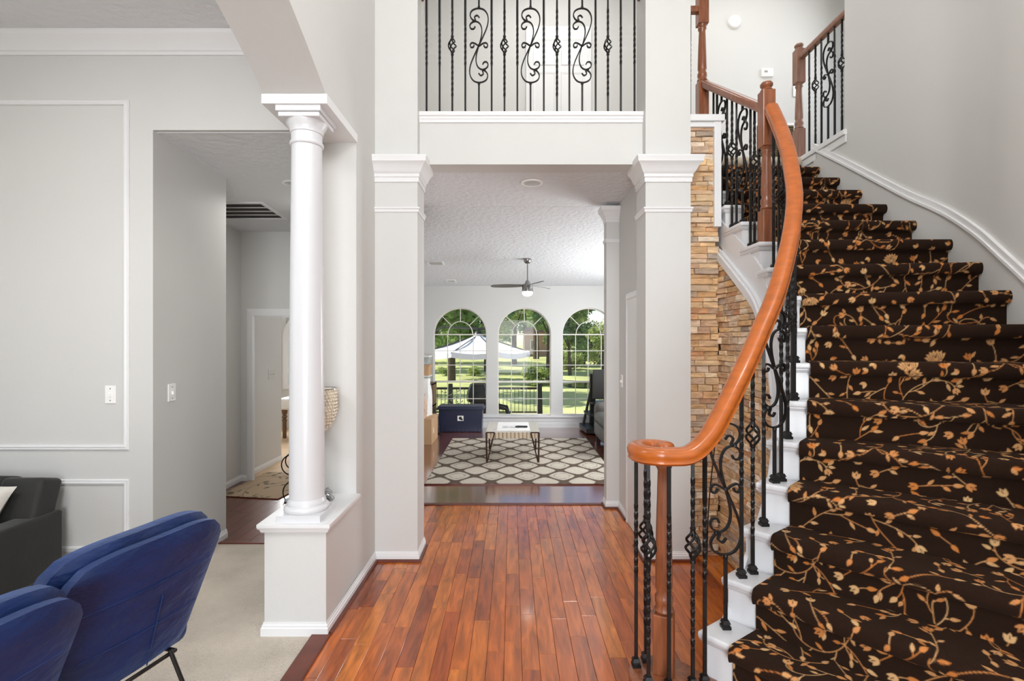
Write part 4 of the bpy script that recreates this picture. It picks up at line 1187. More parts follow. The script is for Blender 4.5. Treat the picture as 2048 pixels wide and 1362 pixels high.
sd = at(1468, 45, 5.70)
s_o = thing('smoke_detector', 'round white smoke detector high on the upper hall wall', 'smoke detector', sd)
mb = MB(); mb.x = Matrix.Translation(sd) @ Matrix.Rotation(math.pi / 2, 4, 'X'); mb.lathe([(0.074, -0.002), (0.074, 0.018), (0.066, 0.03), (0.04, 0.036), (0.002, 0.037)], (0, 0, 0), 28); mb.build('housing', M['plastic'], s_o, smooth=40)
mb = MB(); mb.x = Matrix.Translation(sd) @ Matrix.Rotation(math.pi / 2, 4, 'X'); mb.box(-0.03, -0.022, -0.02, 0.025, 0.03, 0.038).box(0.006, 0.014, -0.03, 0.02, 0.03, 0.038); mb.build('vent_slot', M['almond'], s_o)
th = at(1533, 147, 5.70)
t_o = thing('thermostat', 'white wall thermostat on the upper hall wall', 'thermostat', th)
MB().box(th.x - 0.066, th.x + 0.066, th.y - 0.028, th.y + 0.002, th.z - 0.045, th.z + 0.047).build('housing', M['plastic'], t_o, bevel=0.006)
MB().box(th.x - 0.04, th.x + 0.0, th.y - 0.031, th.y - 0.026, th.z - 0.008, th.z + 0.026).build('display', M['almond'], t_o)
MB().box(th.x - 0.036, th.x - 0.004, th.y - 0.0325, th.y - 0.03, th.z + 0.004, th.z + 0.012).build('digits', M['recliner'], t_o)
ga, gb = at(1512, 252, 5.70), at(1586, 316, 5.70)
g_o = thing('return_air_grille', 'tan louvred return air grille low on the upper wall', 'vent', ((ga.x + gb.x) / 2, 5.7, gb.z))
MB().sweep([(ga.x, 5.70, gb.z), (gb.x, 5.70, gb.z), (gb.x, 5.70, ga.z), (ga.x, 5.70, ga.z)], (0, -1, 0), [(-0.03, 0), (-0.03, 0.012), (0.0, 0.016), (0.0, 0)], closed=True).build('frame', M['trim'], g_o)
MB().box(ga.x, gb.x, 5.694, 5.702, gb.z, ga.z).build('backing', M['darkvoid'], g_o)
n = 18
for i in range(n):
    zz = gb.z + (ga.z - gb.z) * (i + 0.5) / n
    mb = MB(); mb.x = Matrix.Translation(((ga.x + gb.x) / 2, 5.688, zz)) @ Matrix.Rotation(math.radians(40), 4, 'X')
    mb.box(-(gb.x - ga.x) / 2, (gb.x - ga.x) / 2, -0.009, 0.009, -0.0015, 0.0015); mb.build('slat', M['grille'], g_o)

def downlight(label, x, y, z, rad=0.085):
    e = thing('recessed_light', label, 'ceiling light', (x, y, z))
    MB().lathe([(rad * 0.78, -0.001), (rad * 0.8, -0.006), (rad, -0.005), (rad * 1.02, 0.0), (rad * 1.0, 0.004), (rad * 0.78, 0.004)], (x, y, z), 32).build('trim_ring', M['plastic'], e, smooth=40)
    MB().lathe([(rad * 0.77, -0.003), (rad * 0.6, 0.0), (rad * 0.5, -0.004), (0.002, -0.006)], (x, y, z), 32).build('lens', M['can'], e, smooth=40)
downlight('round recessed ceiling light in the hall between the pillars', 0.156, 3.91, 2.74)
downlight('round recessed ceiling light in the side hall behind the column', -1.735, 3.95, 2.749, 0.075)

def ceiling_vent(label, x0, x1, y0, y1, zf, nsl, backm='darkvoid', fr=0.02, across=True):
    e = thing('ceiling_vent', label, 'vent', ((x0 + x1) / 2, (y0 + y1) / 2, zf(y0)))
    mb = MB()
    zz = [zf(y0), zf(y0), zf(y1), zf(y1)]
    mb.prism([(x0, y0), (x1, y0), (x1, y1), (x0, y1)], [a - 0.004 for a in zz], [a + 0.002 for a in zz]); mb.build('backing', M[backm], e)
    mb = MB()
    for (a0, a1, c0, c1) in ((x0 - fr, x1 + fr, y0 - fr, y0), (x0 - fr, x1 + fr, y1, y1 + fr), (x0 - fr, x0, y0, y1), (x1, x1 + fr, y0, y1)):
        mb.prism([(a0, c0), (a1, c0), (a1, c1), (a0, c1)], [zf(c0) - 0.012, zf(c0) - 0.012, zf(c1) - 0.012, zf(c1) - 0.012], [zf(c0) + 0.002, zf(c0) + 0.002, zf(c1) + 0.002, zf(c1) + 0.002])
    mb.build('frame', M['trim'], e)
    for i in range(nsl):
        c = y0 + (y1 - y0) * (i + 1) / (nsl + 1); h = 0.006
        MB().prism([(x0, c - h), (x1, c - h), (x1, c + h), (x0, c + h)], zf(c) - 0.012, zf(c) - 0.004).build('slat', M['almond'], e)
zh = lambda y: 2.79 - 0.115 * (y - 3.05) / 2.45
ceiling_vent('large dark slatted return vent in the side hall ceiling', -2.82, -2.22, 4.42, 4.86, zh, 3, fr=0.03)
ceiling_vent('larger white register in the living room ceiling', -1.14, -0.97, 6.82, 7.0, zliv, 4, 'almond', 0.025)
ceiling_vent('smaller white register in the living room ceiling close to the window wall', -1.06, -0.95, 8.15, 8.32, zliv, 3, 'darkvoid', 0.025)

# ------------------------------------------------------------------ living room window wall
YW = 8.72
def px2x(px): return (px - CX) * YW / F
def py2z(py): return H + (CY - py) * YW / F
wins = [(866.5, 973), (995.5, 1102), (1125, 1231.5)]
ZB, ZS = py2z(831), py2z(669)
ww = MB(); ztop = 2.75
edges = [-1.75]
for (a, b) in wins: edges += [px2x(a), px2x(b)]
edges.append(2.8)
for i in range(0, len(edges), 2): ww.box(edges[i], edges[i + 1], YW, YW + 0.16, 0, ztop)
NA = 28
for (a, b) in wins:
    x0, x1 = px2x(a), px2x(b); ww.box(x0, x1, YW, YW + 0.16, 0, ZB)
    cx, R_ = (x0 + x1) / 2, (x1 - x0) / 2
    vs, fs = [], []
    for yy in (YW, YW + 0.16):
        for i in range(NA + 1):
            t = math.pi * i / NA; vs.append((cx - R_ * math.cos(t), yy, ZS + R_ * math.sin(t)))
        for i in range(NA + 1):
            t = math.pi * i / NA; vs.append((cx - R_ * math.cos(t), yy, ztop))
    n = NA + 1
    for s in (0, 2 * n):
        for i in range(NA): fs.append((s + i, s + i + 1, s + n + i + 1, s + n + i))
    for i in range(NA): fs.append((i, i + 1, 2 * n + i + 1, 2 * n + i))
    ww.add(vs, fs)
wv = struct(ww, 'wall_back', W, smooth=25); wv['label'] = 'living room window wall with three arched windows'
sill = MB().box(px2x(866.5) - 0.2, 2.75, YW - 0.05, YW + 0.06, ZB - 0.03, ZB - 0.002).box(px2x(866.5) - 0.18, 2.75, YW - 0.018, YW, ZB - 0.10, ZB - 0.03)
sill.build('window_stool', M['trim'], wv, bevel=0.004)
MB().sweep([(2.8, YW, 0), (-1.75, YW, 0)], (0, 0, 1), [(a * 1.2, b * 1.9) for a, b in BASE]).build('baseboard', M['trim'], wv)
rowz = [py2z(p) for p in (831, 798.6, 764, 730.6, 701.7, 669)]
YG = YW + 0.09
for wi, (a, b) in enumerate(wins):
    x0, x1 = px2x(a), px2x(b); cx, R_ = (x0 + x1) / 2, (x1 - x0) / 2
    w_ = sname('window_%d' % (wi + 1), ('arched living room window above the navy storage bin', 'arched living room window behind the coffee table', 'arched living room window behind the black television')[wi])
    w_.location = (cx, YG, ZB); 
    path = [(x0, YG, ZB), (x0, YG, ZS)] + [(cx - R_ * math.cos(math.pi * i / NA), YG, ZS + R_ * math.sin(math.pi * i / NA)) for i in range(1, NA)] + [(x1, YG, ZS), (x1, YG, ZB)]
    MB().sweep(path, (0, -1, 0), [(-0.014, -0.02), (-0.014, 0.02), (0.004, 0.02), (0.004, -0.02)], closed=True).build('window_frame', M['vinyl'], w_)
    MB().box(x0, x1, YG - 0.022, YG + 0.022, ZS - 0.010, ZS + 0.010).build('transom_bar', M['vinyl'], w_)
    MB().box(x0, x1, YG - 0.026, YG + 0.02, rowz[2] - 0.016, rowz[2] + 0.016).build('check_rail', M['vinyl'], w_)
    cols = [x0 + (x1 - x0) * f for f in (0, 0.258, 0.495, 0.745, 1)]
    for cxx in cols[1:4]: MB().box(cxx - 0.0055, cxx + 0.0055, YG - 0.01, YG + 0.01, ZB, ZS).build('muntin', M['vinyl'], w_)
    for zz in (rowz[1], rowz[3], rowz[4]): MB().box(x0, x1, YG - 0.011, YG + 0.011, zz - 0.0055, zz + 0.0055).build('muntin', M['vinyl'], w_)
    ri = R_ * 0.47
    MB().tube([(cx - ri * math.cos(math.pi * i / 16), YG, ZS + ri * 1.05 * math.sin(math.pi * i / 16)) for i in range(17)], 0.008, 6).build('muntin', M['vinyl'], w_, smooth=60)
    for t in (45, 90, 135):
        c_, s_ = math.cos(math.radians(t)), math.sin(math.radians(t))
        MB().tube([(cx + ri * c_, YG, ZS + ri * s_ * 1.03), (cx + R_ * 0.985 * c_, YG, ZS + R_ * 0.985 * s_)], 0.007, 6).build('muntin', M['vinyl'], w_)
    for ci in range(4):
        for zi in range(5):
            q = MB().add([(cols[ci], YG, rowz[zi]), (cols[ci + 1], YG, rowz[zi]), (cols[ci + 1], YG, rowz[zi + 1]), (cols[ci], YG, rowz[zi + 1])], [(0, 1, 2, 3)])
            q.build('pane', M['glass'], w_)
    def arcp(rad, t): return (cx + rad * math.cos(math.radians(t)), YG, ZS + rad * math.sin(math.radians(t)))
    MB().add([arcp(ri, 180 * i / 12) for i in range(13)], [tuple(range(13))]).build('pane', M['glass'], w_)
    for q in range(4):
        t0 = 45 * q
        ps = [arcp(R_, t0 + 45 * i / 6) for i in range(7)] + [arcp(ri, t0 + 45 - 45 * i / 6) for i in range(7)]
        MB().add(ps, [tuple(range(14))]).build('pane', M['glass'], w_)

# bedroom window
w_ = sname('window_4', 'bright arched bedroom window beyond the side hall'); w_.location = (-3.47, 8.8, 0.72)
xa, xb, zc_ = -3.95, -3.0, 1.55
path = [(xa, 8.8, 0.72), (xa, 8.8, zc_)] + [(-3.475 - 0.475 * math.cos(math.pi * i / 20), 8.8, zc_ + 0.475 * math.sin(math.pi * i / 20)) for i in range(1, 20)] + [(xb, 8.8, zc_), (xb, 8.8, 0.72)]
MB().sweep(path, (0, -1, 0), [(-0.03, -0.02), (-0.03, 0.08), (0.05, 0.08), (0.05, -0.02)], closed=True).build('window_frame', M['trim'], w_)
for xx in (-3.7, -3.475, -3.25): MB().box(xx - 0.008, xx + 0.008, 8.79, 8.81, 0.72, zc_ + 0.4).build('muntin', M['vinyl'], w_)
for zz in (1.0, 1.28, 1.55): MB().box(xa, xb, 8.79, 8.81, zz - 0.008, zz + 0.008).build('muntin', M['vinyl'], w_)
MB().add([(xa, 8.8, 0.72), (xb, 8.8, 0.72), (xb, 8.8, 2.03), (xa, 8.8, 2.03)], [(0, 1, 2, 3)]).build('pane', M['glass'], w_)

# ------------------------------------------------------------------ ceiling fan
fx, fy = 0.207, 6.68; fz = zliv(fy)
fan = thing('ceiling_fan', 'brushed nickel ceiling fan with glowing bowl light', 'ceiling fan', (fx, fy, fz))
MB().lathe([(0.052, 0.004), (0.055, -0.01), (0.045, -0.045), (0.03, -0.06), (0.012, -0.062)], (fx, fy, fz), 24).build('canopy', M['nickel'], fan, smooth=40)
MB().lathe([(0.0085, -0.05), (0.0085, -0.30)], (fx, fy, fz), 12).build('downrod', M['nickel'], fan, smooth=60)
MB().lathe([(0.012, -0.285), (0.025, -0.29), (0.028, -0.305), (0.045, -0.335), (0.07, -0.34), (0.073, -0.35), (0.073, -0.435), (0.066, -0.44)], (fx, fy, fz), 28).build('motor_housing', M['nickel'], fan, smooth=40)
MB().lathe([(0.066, -0.438), (0.07, -0.446), (0.066, -0.468), (0.05, -0.486), (0.025, -0.497), (0.002, -0.499)], (fx, fy, fz), 28).build('light_bowl', M['lampglass'], fan, smooth=60)
for i in range(3):
    m = MB(); m.x = Matrix.Translation((fx, fy, fz - 0.355)) @ Matrix.Rotation(math.radians(50 + 120 * i), 4, 'Z') @ Matrix.Rotation(math.radians(13), 4, 'X')
    n = 10; R = []
    for j in range(n + 1):
        t = j / n; xr = 0.07 + 0.43 * t; wd = 0.028 + 0.032 * math.sin(math.pi * min(1, t * 0.8 + 0.1)); 
        if j == n: wd *= 0.5
        R.append([(xr, -wd, -0.004), (xr, wd, -0.004), (xr, wd, 0.004), (xr, -wd, 0.004)])
    m.rings(R); m.build('blade', M['blade'], fan, bevel=0.0015)

# ------------------------------------------------------------------ living room rug and furniture
def rug_grid(name, x0, x1, y0, y1, z, step, colfn, mat_, label, group=None):
    nx, ny = int((x1 - x0) / step), int((y1 - y0) / step)
    X, Y = np.meshgrid(np.linspace(x0, x1, nx), np.linspace(y0, y1, ny))
    V = np.stack([X, Y, np.full_like(X, z)], -1)
    C = colfn(X - x0, Y - y0)
    e = thing(name, label, 'rug', ((x0 + x1) / 2, (y0 + y1) / 2, 0))
    grid_mesh('pile', V, C, mat_, e, smooth=False)
    MB().box(x0 - 0.004, x1 + 0.004, y0 - 0.004, y1 + 0.004, 0.0, z - 0.0008).build('binding', M['shoe'], e)
    return e
def ogee(X, Y):
    PX, PY = 0.385, 0.47
    u, v = X / PX + 0.2, Y / PY + 0.35
    best = np.full_like(X, 9.0); bi = np.zeros_like(X)
    for ox, oy, idn in ((0, 0, 0), (0.5, 0.5, 1)):
        dx = (u + ox + 0.5) % 1 - 0.5; dy = (v + oy + 0.5) % 1 - 0.5
        ang = np.arctan2(dy, dx)
        d = (np.abs(dx * 1.0) ** 1.35 + np.abs(dy * 1.0) ** 1.35) ** (1 / 1.35)
        d = d * (1 + 0.025 * np.cos(ang * 24))
        bi = np.where(d < best, idn, bi); best = np.minimum(best, d)
    cream = np.array((0.56, 0.50, 0.415)); brown = np.array((0.115, 0.083, 0.060)); dark = np.array((0.07, 0.05, 0.038))
    a = np.clip((0.375 - best) / 0.02, 0, 1)[..., None]
    rn = np.random.RandomState(4).rand(*X.shape)[..., None]
    C = brown * (0.85 + 0.3 * rn) * (1 - a) + cream * (0.88 + 0.22 * rn) * a
    ring = (np.abs(best - 0.235) < 0.012) & (bi == 0) & (rn[..., 0] > 0.25)
    C = np.where(ring[..., None], dark, C)
    ring2 = (np.abs(best - 0.31) < 0.01) & (rn[..., 0] > 0.6)
    C = np.where(ring2[..., None], C * 0.72, C)
    return C
rug_grid('area_rug', -0.912, 1.138, 5.226, 7.69, 0.014, 0.008, ogee, M['rug'], 'cream and brown ogee patterned rug under the coffee table')

ct = thing('coffee_table', 'low ivory fluted coffee table with hammered bronze hairpin legs', 'coffee table', (0.008, 6.52, 0.014))
tx0, tx1, ty0, ty1, tz = -0.322, 0.338, 6.15, 6.9, 0.393
MB().box(tx0, tx1, ty0, ty1, tz - 0.016, tz).build('table_top', M['tabletop'], ct, bevel=0.004)
nf = 13
for i in range(nf):
    a = tx0 + 0.01 + (tx1 - tx0 - 0.02) * i / nf; b = tx0 + 0.01 + (tx1 - tx0 - 0.02) * (i + 1) / nf
    m = MB(); m.tube([((a + b) / 2, ty0 + 0.024, tz - 0.088), ((a + b) / 2, ty0 + 0.024, tz - 0.015)], (b - a) / 2 * 1.02, 10); m.build('flute', M['flute'], ct, smooth=60)
MB().box(tx0 + 0.01, tx1 - 0.01, ty0 + 0.03, ty1 - 0.01, tz - 0.088, tz - 0.015).build('apron', M['flute'], ct)
for sx, xx in ((1, tx0 + 0.006), (-1, tx1 - 0.006)):
    for sy, yy in ((1, ty0 + 0.0), (-1, ty1 - 0.004)):
        m = MB(); m.tube([(xx, yy, tz - 0.012), (xx + sx * 0.006, yy, 0.014)], 0.011, 8); m.tube([(xx + sx * 0.1, yy, tz - 0.012), (xx + sx * 0.012, yy, 0.016)], 0.008, 8)
        m.tube([(xx, yy, tz - 0.012), (xx + sx * 0.1, yy, tz - 0.012)], 0.008, 8); m.build('hairpin_leg', M['bronze'], ct, smooth=50)
pp = tag(MB().box(-0.19, 0.225, 6.2, 6.86, tz - 0.0005, tz + 0.002).build('table_runner', M['paper']), 'white paper runner laid across the coffee table top', 'runner')
li = thing('table_lighter', 'long metal lighter with a black handle on the coffee table', 'lighter', (0.05, 6.42, tz + 0.002))
MB().tube([(-0.125, 6.42, tz + 0.010), (0.05, 6.42, tz + 0.012)], 0.0075, 8).build('barrel', M['silver'], li, smooth=50)
MB().tube([(0.04, 6.42, tz + 0.013), (0.07, 6.42, tz + 0.015), (0.13, 6.42, tz + 0.015), (0.19, 6.415, tz + 0.014), (0.2, 6.413, tz + 0.014)], [0.009, 0.013, 0.012, 0.013, 0.006], 10).build('handle', M['black'], li, smooth=50)

bn = thing('storage_bin', 'navy plastic storage bin with ribbed base under the arched window', 'storage bin', (-0.85, 8.42, 0))
def taper(mb, x0, x1, y0, y1, z0, z1, t):
    mb.rings([[(x0 + t, y0 + t, z0), (x1 - t, y0 + t, z0), (x1 - t, y1 - t, z0), (x0 + t, y1 - t, z0)], [(x0, y0, z1), (x1, y0, z1), (x1, y1, z1), (x0, y1, z1)]])
    return mb
taper(MB(), -1.215, -0.485, 8.25, 8.6, 0.0, 0.385, 0.02).build('tub', M['bluebin'], bn, bevel=0.012)
MB().box(-1.245, -0.46, 8.22, 8.62, 0.375, 0.405).box(-1.225, -0.48, 8.24, 8.6, 0.40, 0.43).build('lid', M['bluebin'], bn, bevel=0.008)
for i in range(10):
    a = -1.17 + i * 0.068; MB().box(a, a + 0.03, 8.262, 8.28, 0.01, 0.055).build('rib', M['bluebin'], bn, bevel=0.003)
lab = MB().box(-0.90, -0.80, 8.247, 8.252, 0.19, 0.275).build('sticker', M['paper'], bn)
MB().lathe([(0.001, -0.001), (0.022, -0.001), (0.022, 0.001), (0.001, 0.001)], (0, 0, 0), 12)
m = MB(); m.x = Matrix.Translation((-0.852, 8.2465, 0.235)) @ Matrix.Rotation(math.pi / 2, 4, 'X'); m.lathe([(0.001, -0.001), (0.026, -0.001), (0.026, 0.001), (0.001, 0.001)], (0, 0, 0), 12); m.box(0.012, 0.04, -0.035, -0.01, -0.001, 0.001); m.build('sticker_mark', M['black'], lab)

cb = thing('cardboard_box', 'plain cardboard box on the floor behind the left pillar', 'box', (-1.4, 7.55, 0))
MB().box(-1.62, -1.165, 7.25, 7.85, 0.0, 0.37).build('carton', M['cardboard'], cb, bevel=0.004)
MB().box(-1.166, -1.163, 7.40, 7.45, 0.14, 0.22).build('label_sticker', M['paper'], cb)
MB().box(-1.60, -1.18, 7.27, 7.5, 0.37, 0.374).build('flap', M['cardboard'], cb)
def lumpy(x0, x1, y0, y1, z0, z1, seed, amp=0.03, n=7):
    R_ = random.Random(seed); mb = MB(); rings = []
    for j in range(n):
        t = j / (n - 1); sc = 1 - 0.35 * t ** 3
        ring = []
        for i in range(14):
            a = 2 * math.pi * i / 14; ca, sa = math.cos(a), math.sin(a)
            q = 1 / max(abs(ca), abs(sa)) ** 0.75
            ring.append(((x0 + x1) / 2 + ca * q * sc * (x1 - x0) / 2 * 0.95 + R_.uniform(-amp, amp), (y0 + y1) / 2 + sa * q * sc * (y1 - y0) / 2 * 0.95 + R_.uniform(-amp, amp), z0 + (z1 - z0) * t + (R_.uniform(-amp, amp) if 0 < j < n - 1 else 0)))
        rings.append(ring)
    return mb.rings(rings)
tag(lumpy(-1.45, -1.24, 7.53, 7.82, 0.3705, 0.93, 5, 0.02).build('paper_bag', M['paper'], smooth=40), 'tall crumpled white bag standing on the cardboard box', 'bag')
tag(lumpy(-1.44, -1.26, 7.28, 7.48, 0.372, 0.72, 8, 0.02).build('cloth_bag', M['pinkbag'], smooth=40), 'small blush cloth bag on the front of the cardboard box', 'bag')
shf = thing('wooden_shelf', 'narrow brown wooden shelf unit against the window wall', 'shelf', (-1.5, 8.45, 0))
for xx in (-1.70, -1.335): MB().box(xx, xx + 0.03, 8.3, 8.66, 0, 0.80).build('side_panel', M['wood_brown'], shf)
for zz in (0.08, 0.42, 0.78): MB().box(-1.70, -1.305, 8.3, 8.66, zz, zz + 0.025).build('shelf_board', M['wood_brown'], shf)
bx = [('clear_container', 'lower cloudy plastic container on the wooden shelf', 'clearbin', 0.805, 0.93, -1.44), ('carton_box', 'tan carton between two plastic containers on the wooden shelf', 'cardboard', 0.931, 1.11, -1.43), ('clear_container', 'upper cloudy plastic container topping the stack on the shelf', 'clearbin', 1.111, 1.26, -1.44)]
for nm, lb, mt, z0, z1, xr in bx:
    e = thing(nm, lb, 'container', (-1.57, 8.48, z0))
    taper(MB(), -1.69, xr + 0.05, 8.32, 8.64, z0, z1 - 0.018, 0.012).build('body', M[mt], e, bevel=0.006)
    MB().box(-1.70, xr + 0.06, 8.31, 8.65, z1 - 0.02, z1).build('lid', M['paper' if mt == 'clearbin' else mt], e, bevel=0.003)
tag(MB().tube([(-1.17, 8.15, 0.012), (-1.28, 7.95, 0.012), (-1.30, 7.92, 0.014)], [0.012, 0.014, 0.008], 8).build('umbrella_stick', M['black'], smooth=50), 'short black stick lying on the floor beside the navy bin', 'stick')

ts = thing('television_stand', 'black open shelved television stand by the third window', 'tv stand', (1.6, 8.3, 0))
for (x0, z0, z1, y0) in ((1.16, 0.03, 0.10, 7.95), (1.235, 0.275, 0.315, 8.1), (1.30, 0.46, 0.49, 8.2)):
    MB().prism([(x0, y0 + 0.3), (x0 + 0.03, y0 + 0.05), (x0 + 0.16, y0), (2.35, y0), (2.35, 8.62), (x0, 8.62)], z0, z1).build('shelf_board', M['black'], ts, bevel=0.004)
for xx in (1.33, 2.2): MB().box(xx, xx + 0.09, 8.5, 8.6, 0.0, 0.95).build('post', M['black'], ts)
MB().prism([(1.22, 8.40), (1.27, 8.40), (1.27, 8.44), (1.22, 8.44)], 0.3, 0.301)
m = MB(); m.tube([(1.2, 8.5, 0.03), (1.36, 8.52, 0.75)], 0.022, 6); m.build('slanted_support', M['black'], ts)
tv = thing('television', 'dark flat television seen edge on above the black stand', 'television', (1.8, 8.32, 0.49))
MB().box(1.345, 2.3, 8.30, 8.34, 0.545, 1.035).build('panel', M['tv'], tv, bevel=0.006)
MB().box(1.36, 2.285, 8.298, 8.302, 0.56, 1.02).build('screen', M['tv'], tv)
MB().box(1.7, 1.95, 8.26, 8.44, 0.489, 0.5).box(1.79, 1.85, 8.33, 8.37, 0.495, 0.6).build('foot', M['black'], tv)

rc = thing('recliner_sofa', 'grey leather recliner sofa at the right side of the living room', 'sofa', (1.9, 7.2, 0))
def cushion(x0, x1, y0, y1, z0, z1, name, m, par, bev=0.05, X=None, seg=4):
    mb = MB()
    if X: mb.x = X
    mb.box(x0, x1, y0, y1, z0, z1)
    return mb.build(name, m, par, bevel=bev, seg=seg, smooth=60)
cushion(1.24, 2.4, 6.35, 6.62, 0.08, 0.50, 'arm', M['recliner'], rc, 0.08)
cushion(1.27, 2.35, 6.6, 7.5, 0.08, 0.40, 'seat_base', M['recliner'], rc, 0.06)
cushion(1.225, 1.9, 6.62, 7.48, 0.30, 0.46, 'seat_cushion', M['recliner'], rc, 0.07)
cushion(1.22, 1.45, 6.62, 7.48, 0.10, 0.32, 'footrest', M['recliner'], rc, 0.06)
cushion(1.9, 2.4, 6.6, 7.5, 0.35, 0.86, 'backrest', M['recliner'], rc, 0.09)
cushion(1.26, 2.4, 7.5, 7.76, 0.08, 0.58, 'arm', M['recliner'], rc, 0.09)
for xx, yy in ((1.32, 6.45), (1.32, 7.66), (2.3, 6.45), (2.3, 7.66)): MB().box(xx - 0.03, xx + 0.03, yy - 0.03, yy + 0.03, 0, 0.09).build('foot', M['black'], rc)

# ------------------------------------------------------------------ sitting room furniture
sf_ = thing('black_sofa', 'black velvet sofa with wooden feet against the sitting room wall', 'sofa', (-3.6, 2.6, 0))
cushion(-2.81, -2.67, 2.12, 2.98, 0.14, 0.505, 'arm', M['blacksofa'], sf_, 0.02)
cushion(-4.7, -4.56, 2.12, 2.98, 0.14, 0.505, 'arm', M['blacksofa'], sf_, 0.02)
cushion(-4.57, -2.80, 2.12, 2.9, 0.14, 0.30, 'base', M['blacksofa'], sf_, 0.02)
cushion(-4.56, -3.69, 2.10, 2.75, 0.29, 0.42, 'seat_cushion', M['blacksofa'], sf_, 0.04)
cushion(-3.68, -2.81, 2.10, 2.75, 0.29, 0.42, 'seat_cushion', M['blacksofa'], sf_, 0.04)
X = Matrix.Translation((0, 2.765, 0.36)) @ Matrix.Rotation(math.radians(-16), 4, 'X')
cushion(-4.58, -3.64, 0, 0.16, -0.02, 0.385, 'back_cushion', M['blacksofa'], sf_, 0.03, X)
cushion(-3.63, -2.93, 0, 0.16, -0.02, 0.385, 'back_cushion', M['blacksofa'], sf_, 0.03, X)
cushion(-2.935, -2.69, 0.0, 0.15, -0.02, 0.375, 'back_cushion', M['blacksofa'], sf_, 0.03, X)
for xx in (-2.84, -4.5):
    for yy in (2.9, 2.2): MB().rings([[(xx - 0.03, yy - 0.03, 0), (xx + 0.03, yy - 0.03, 0), (xx + 0.03, yy + 0.03, 0), (xx - 0.03, yy + 0.03, 0)], [(xx - 0.045, yy - 0.04, 0.15), (xx + 0.045, yy - 0.04, 0.15), (xx + 0.045, yy + 0.04, 0.15), (xx - 0.045, yy + 0.04, 0.15)]]).build('leg', M['black'], sf_)
pl = at(-20, 1010, 2.62)
def pillow(c, w, h, th, X, m):
    nu = 16; top, bot = [], []
    vs, fs = [], []
    for s in (1, -1):
        for j in range(nu + 1):
            for i in range(nu + 1):
                u, v = i / nu * 2 - 1, j / nu * 2 - 1
                pin = 1 - 0.10 * (1 - abs(v) ** 2) * (abs(u) ** 4)
                pin2 = 1 - 0.10 * (1 - abs(u) ** 2) * (abs(v) ** 4)
                t = th * max(0, (1 - u ** 4)) ** 0.5 * max(0, (1 - v ** 4)) ** 0.5
                vs.append((u * w / 2 * pin, s * t / 2, v * h / 2 * pin2))
    n = (nu + 1) ** 2
    for s in (0, 1):
        for j in range(nu):
            for i in range(nu):
                a = s * n + j * (nu + 1) + i; fs.append((a, a + 1, a + nu + 2, a + nu + 1))
    mb = MB(); mb.x = X; mb.add(vs, fs); return mb
tag(pillow(None, 0.34, 0.34, 0.13, Matrix.Translation((-2.965, 2.70, 0.57)) @ Matrix.Rotation(math.radians(20), 4, 'Z') @ Matrix.Rotation(math.radians(-24), 4, 'X') @ Matrix.Rotation(math.radians(14), 4, 'Y'), None).build('throw_pillow', M['pillow'], smooth=60), 'ivory throw pillow leaning on the black sofa arm', 'pillow')

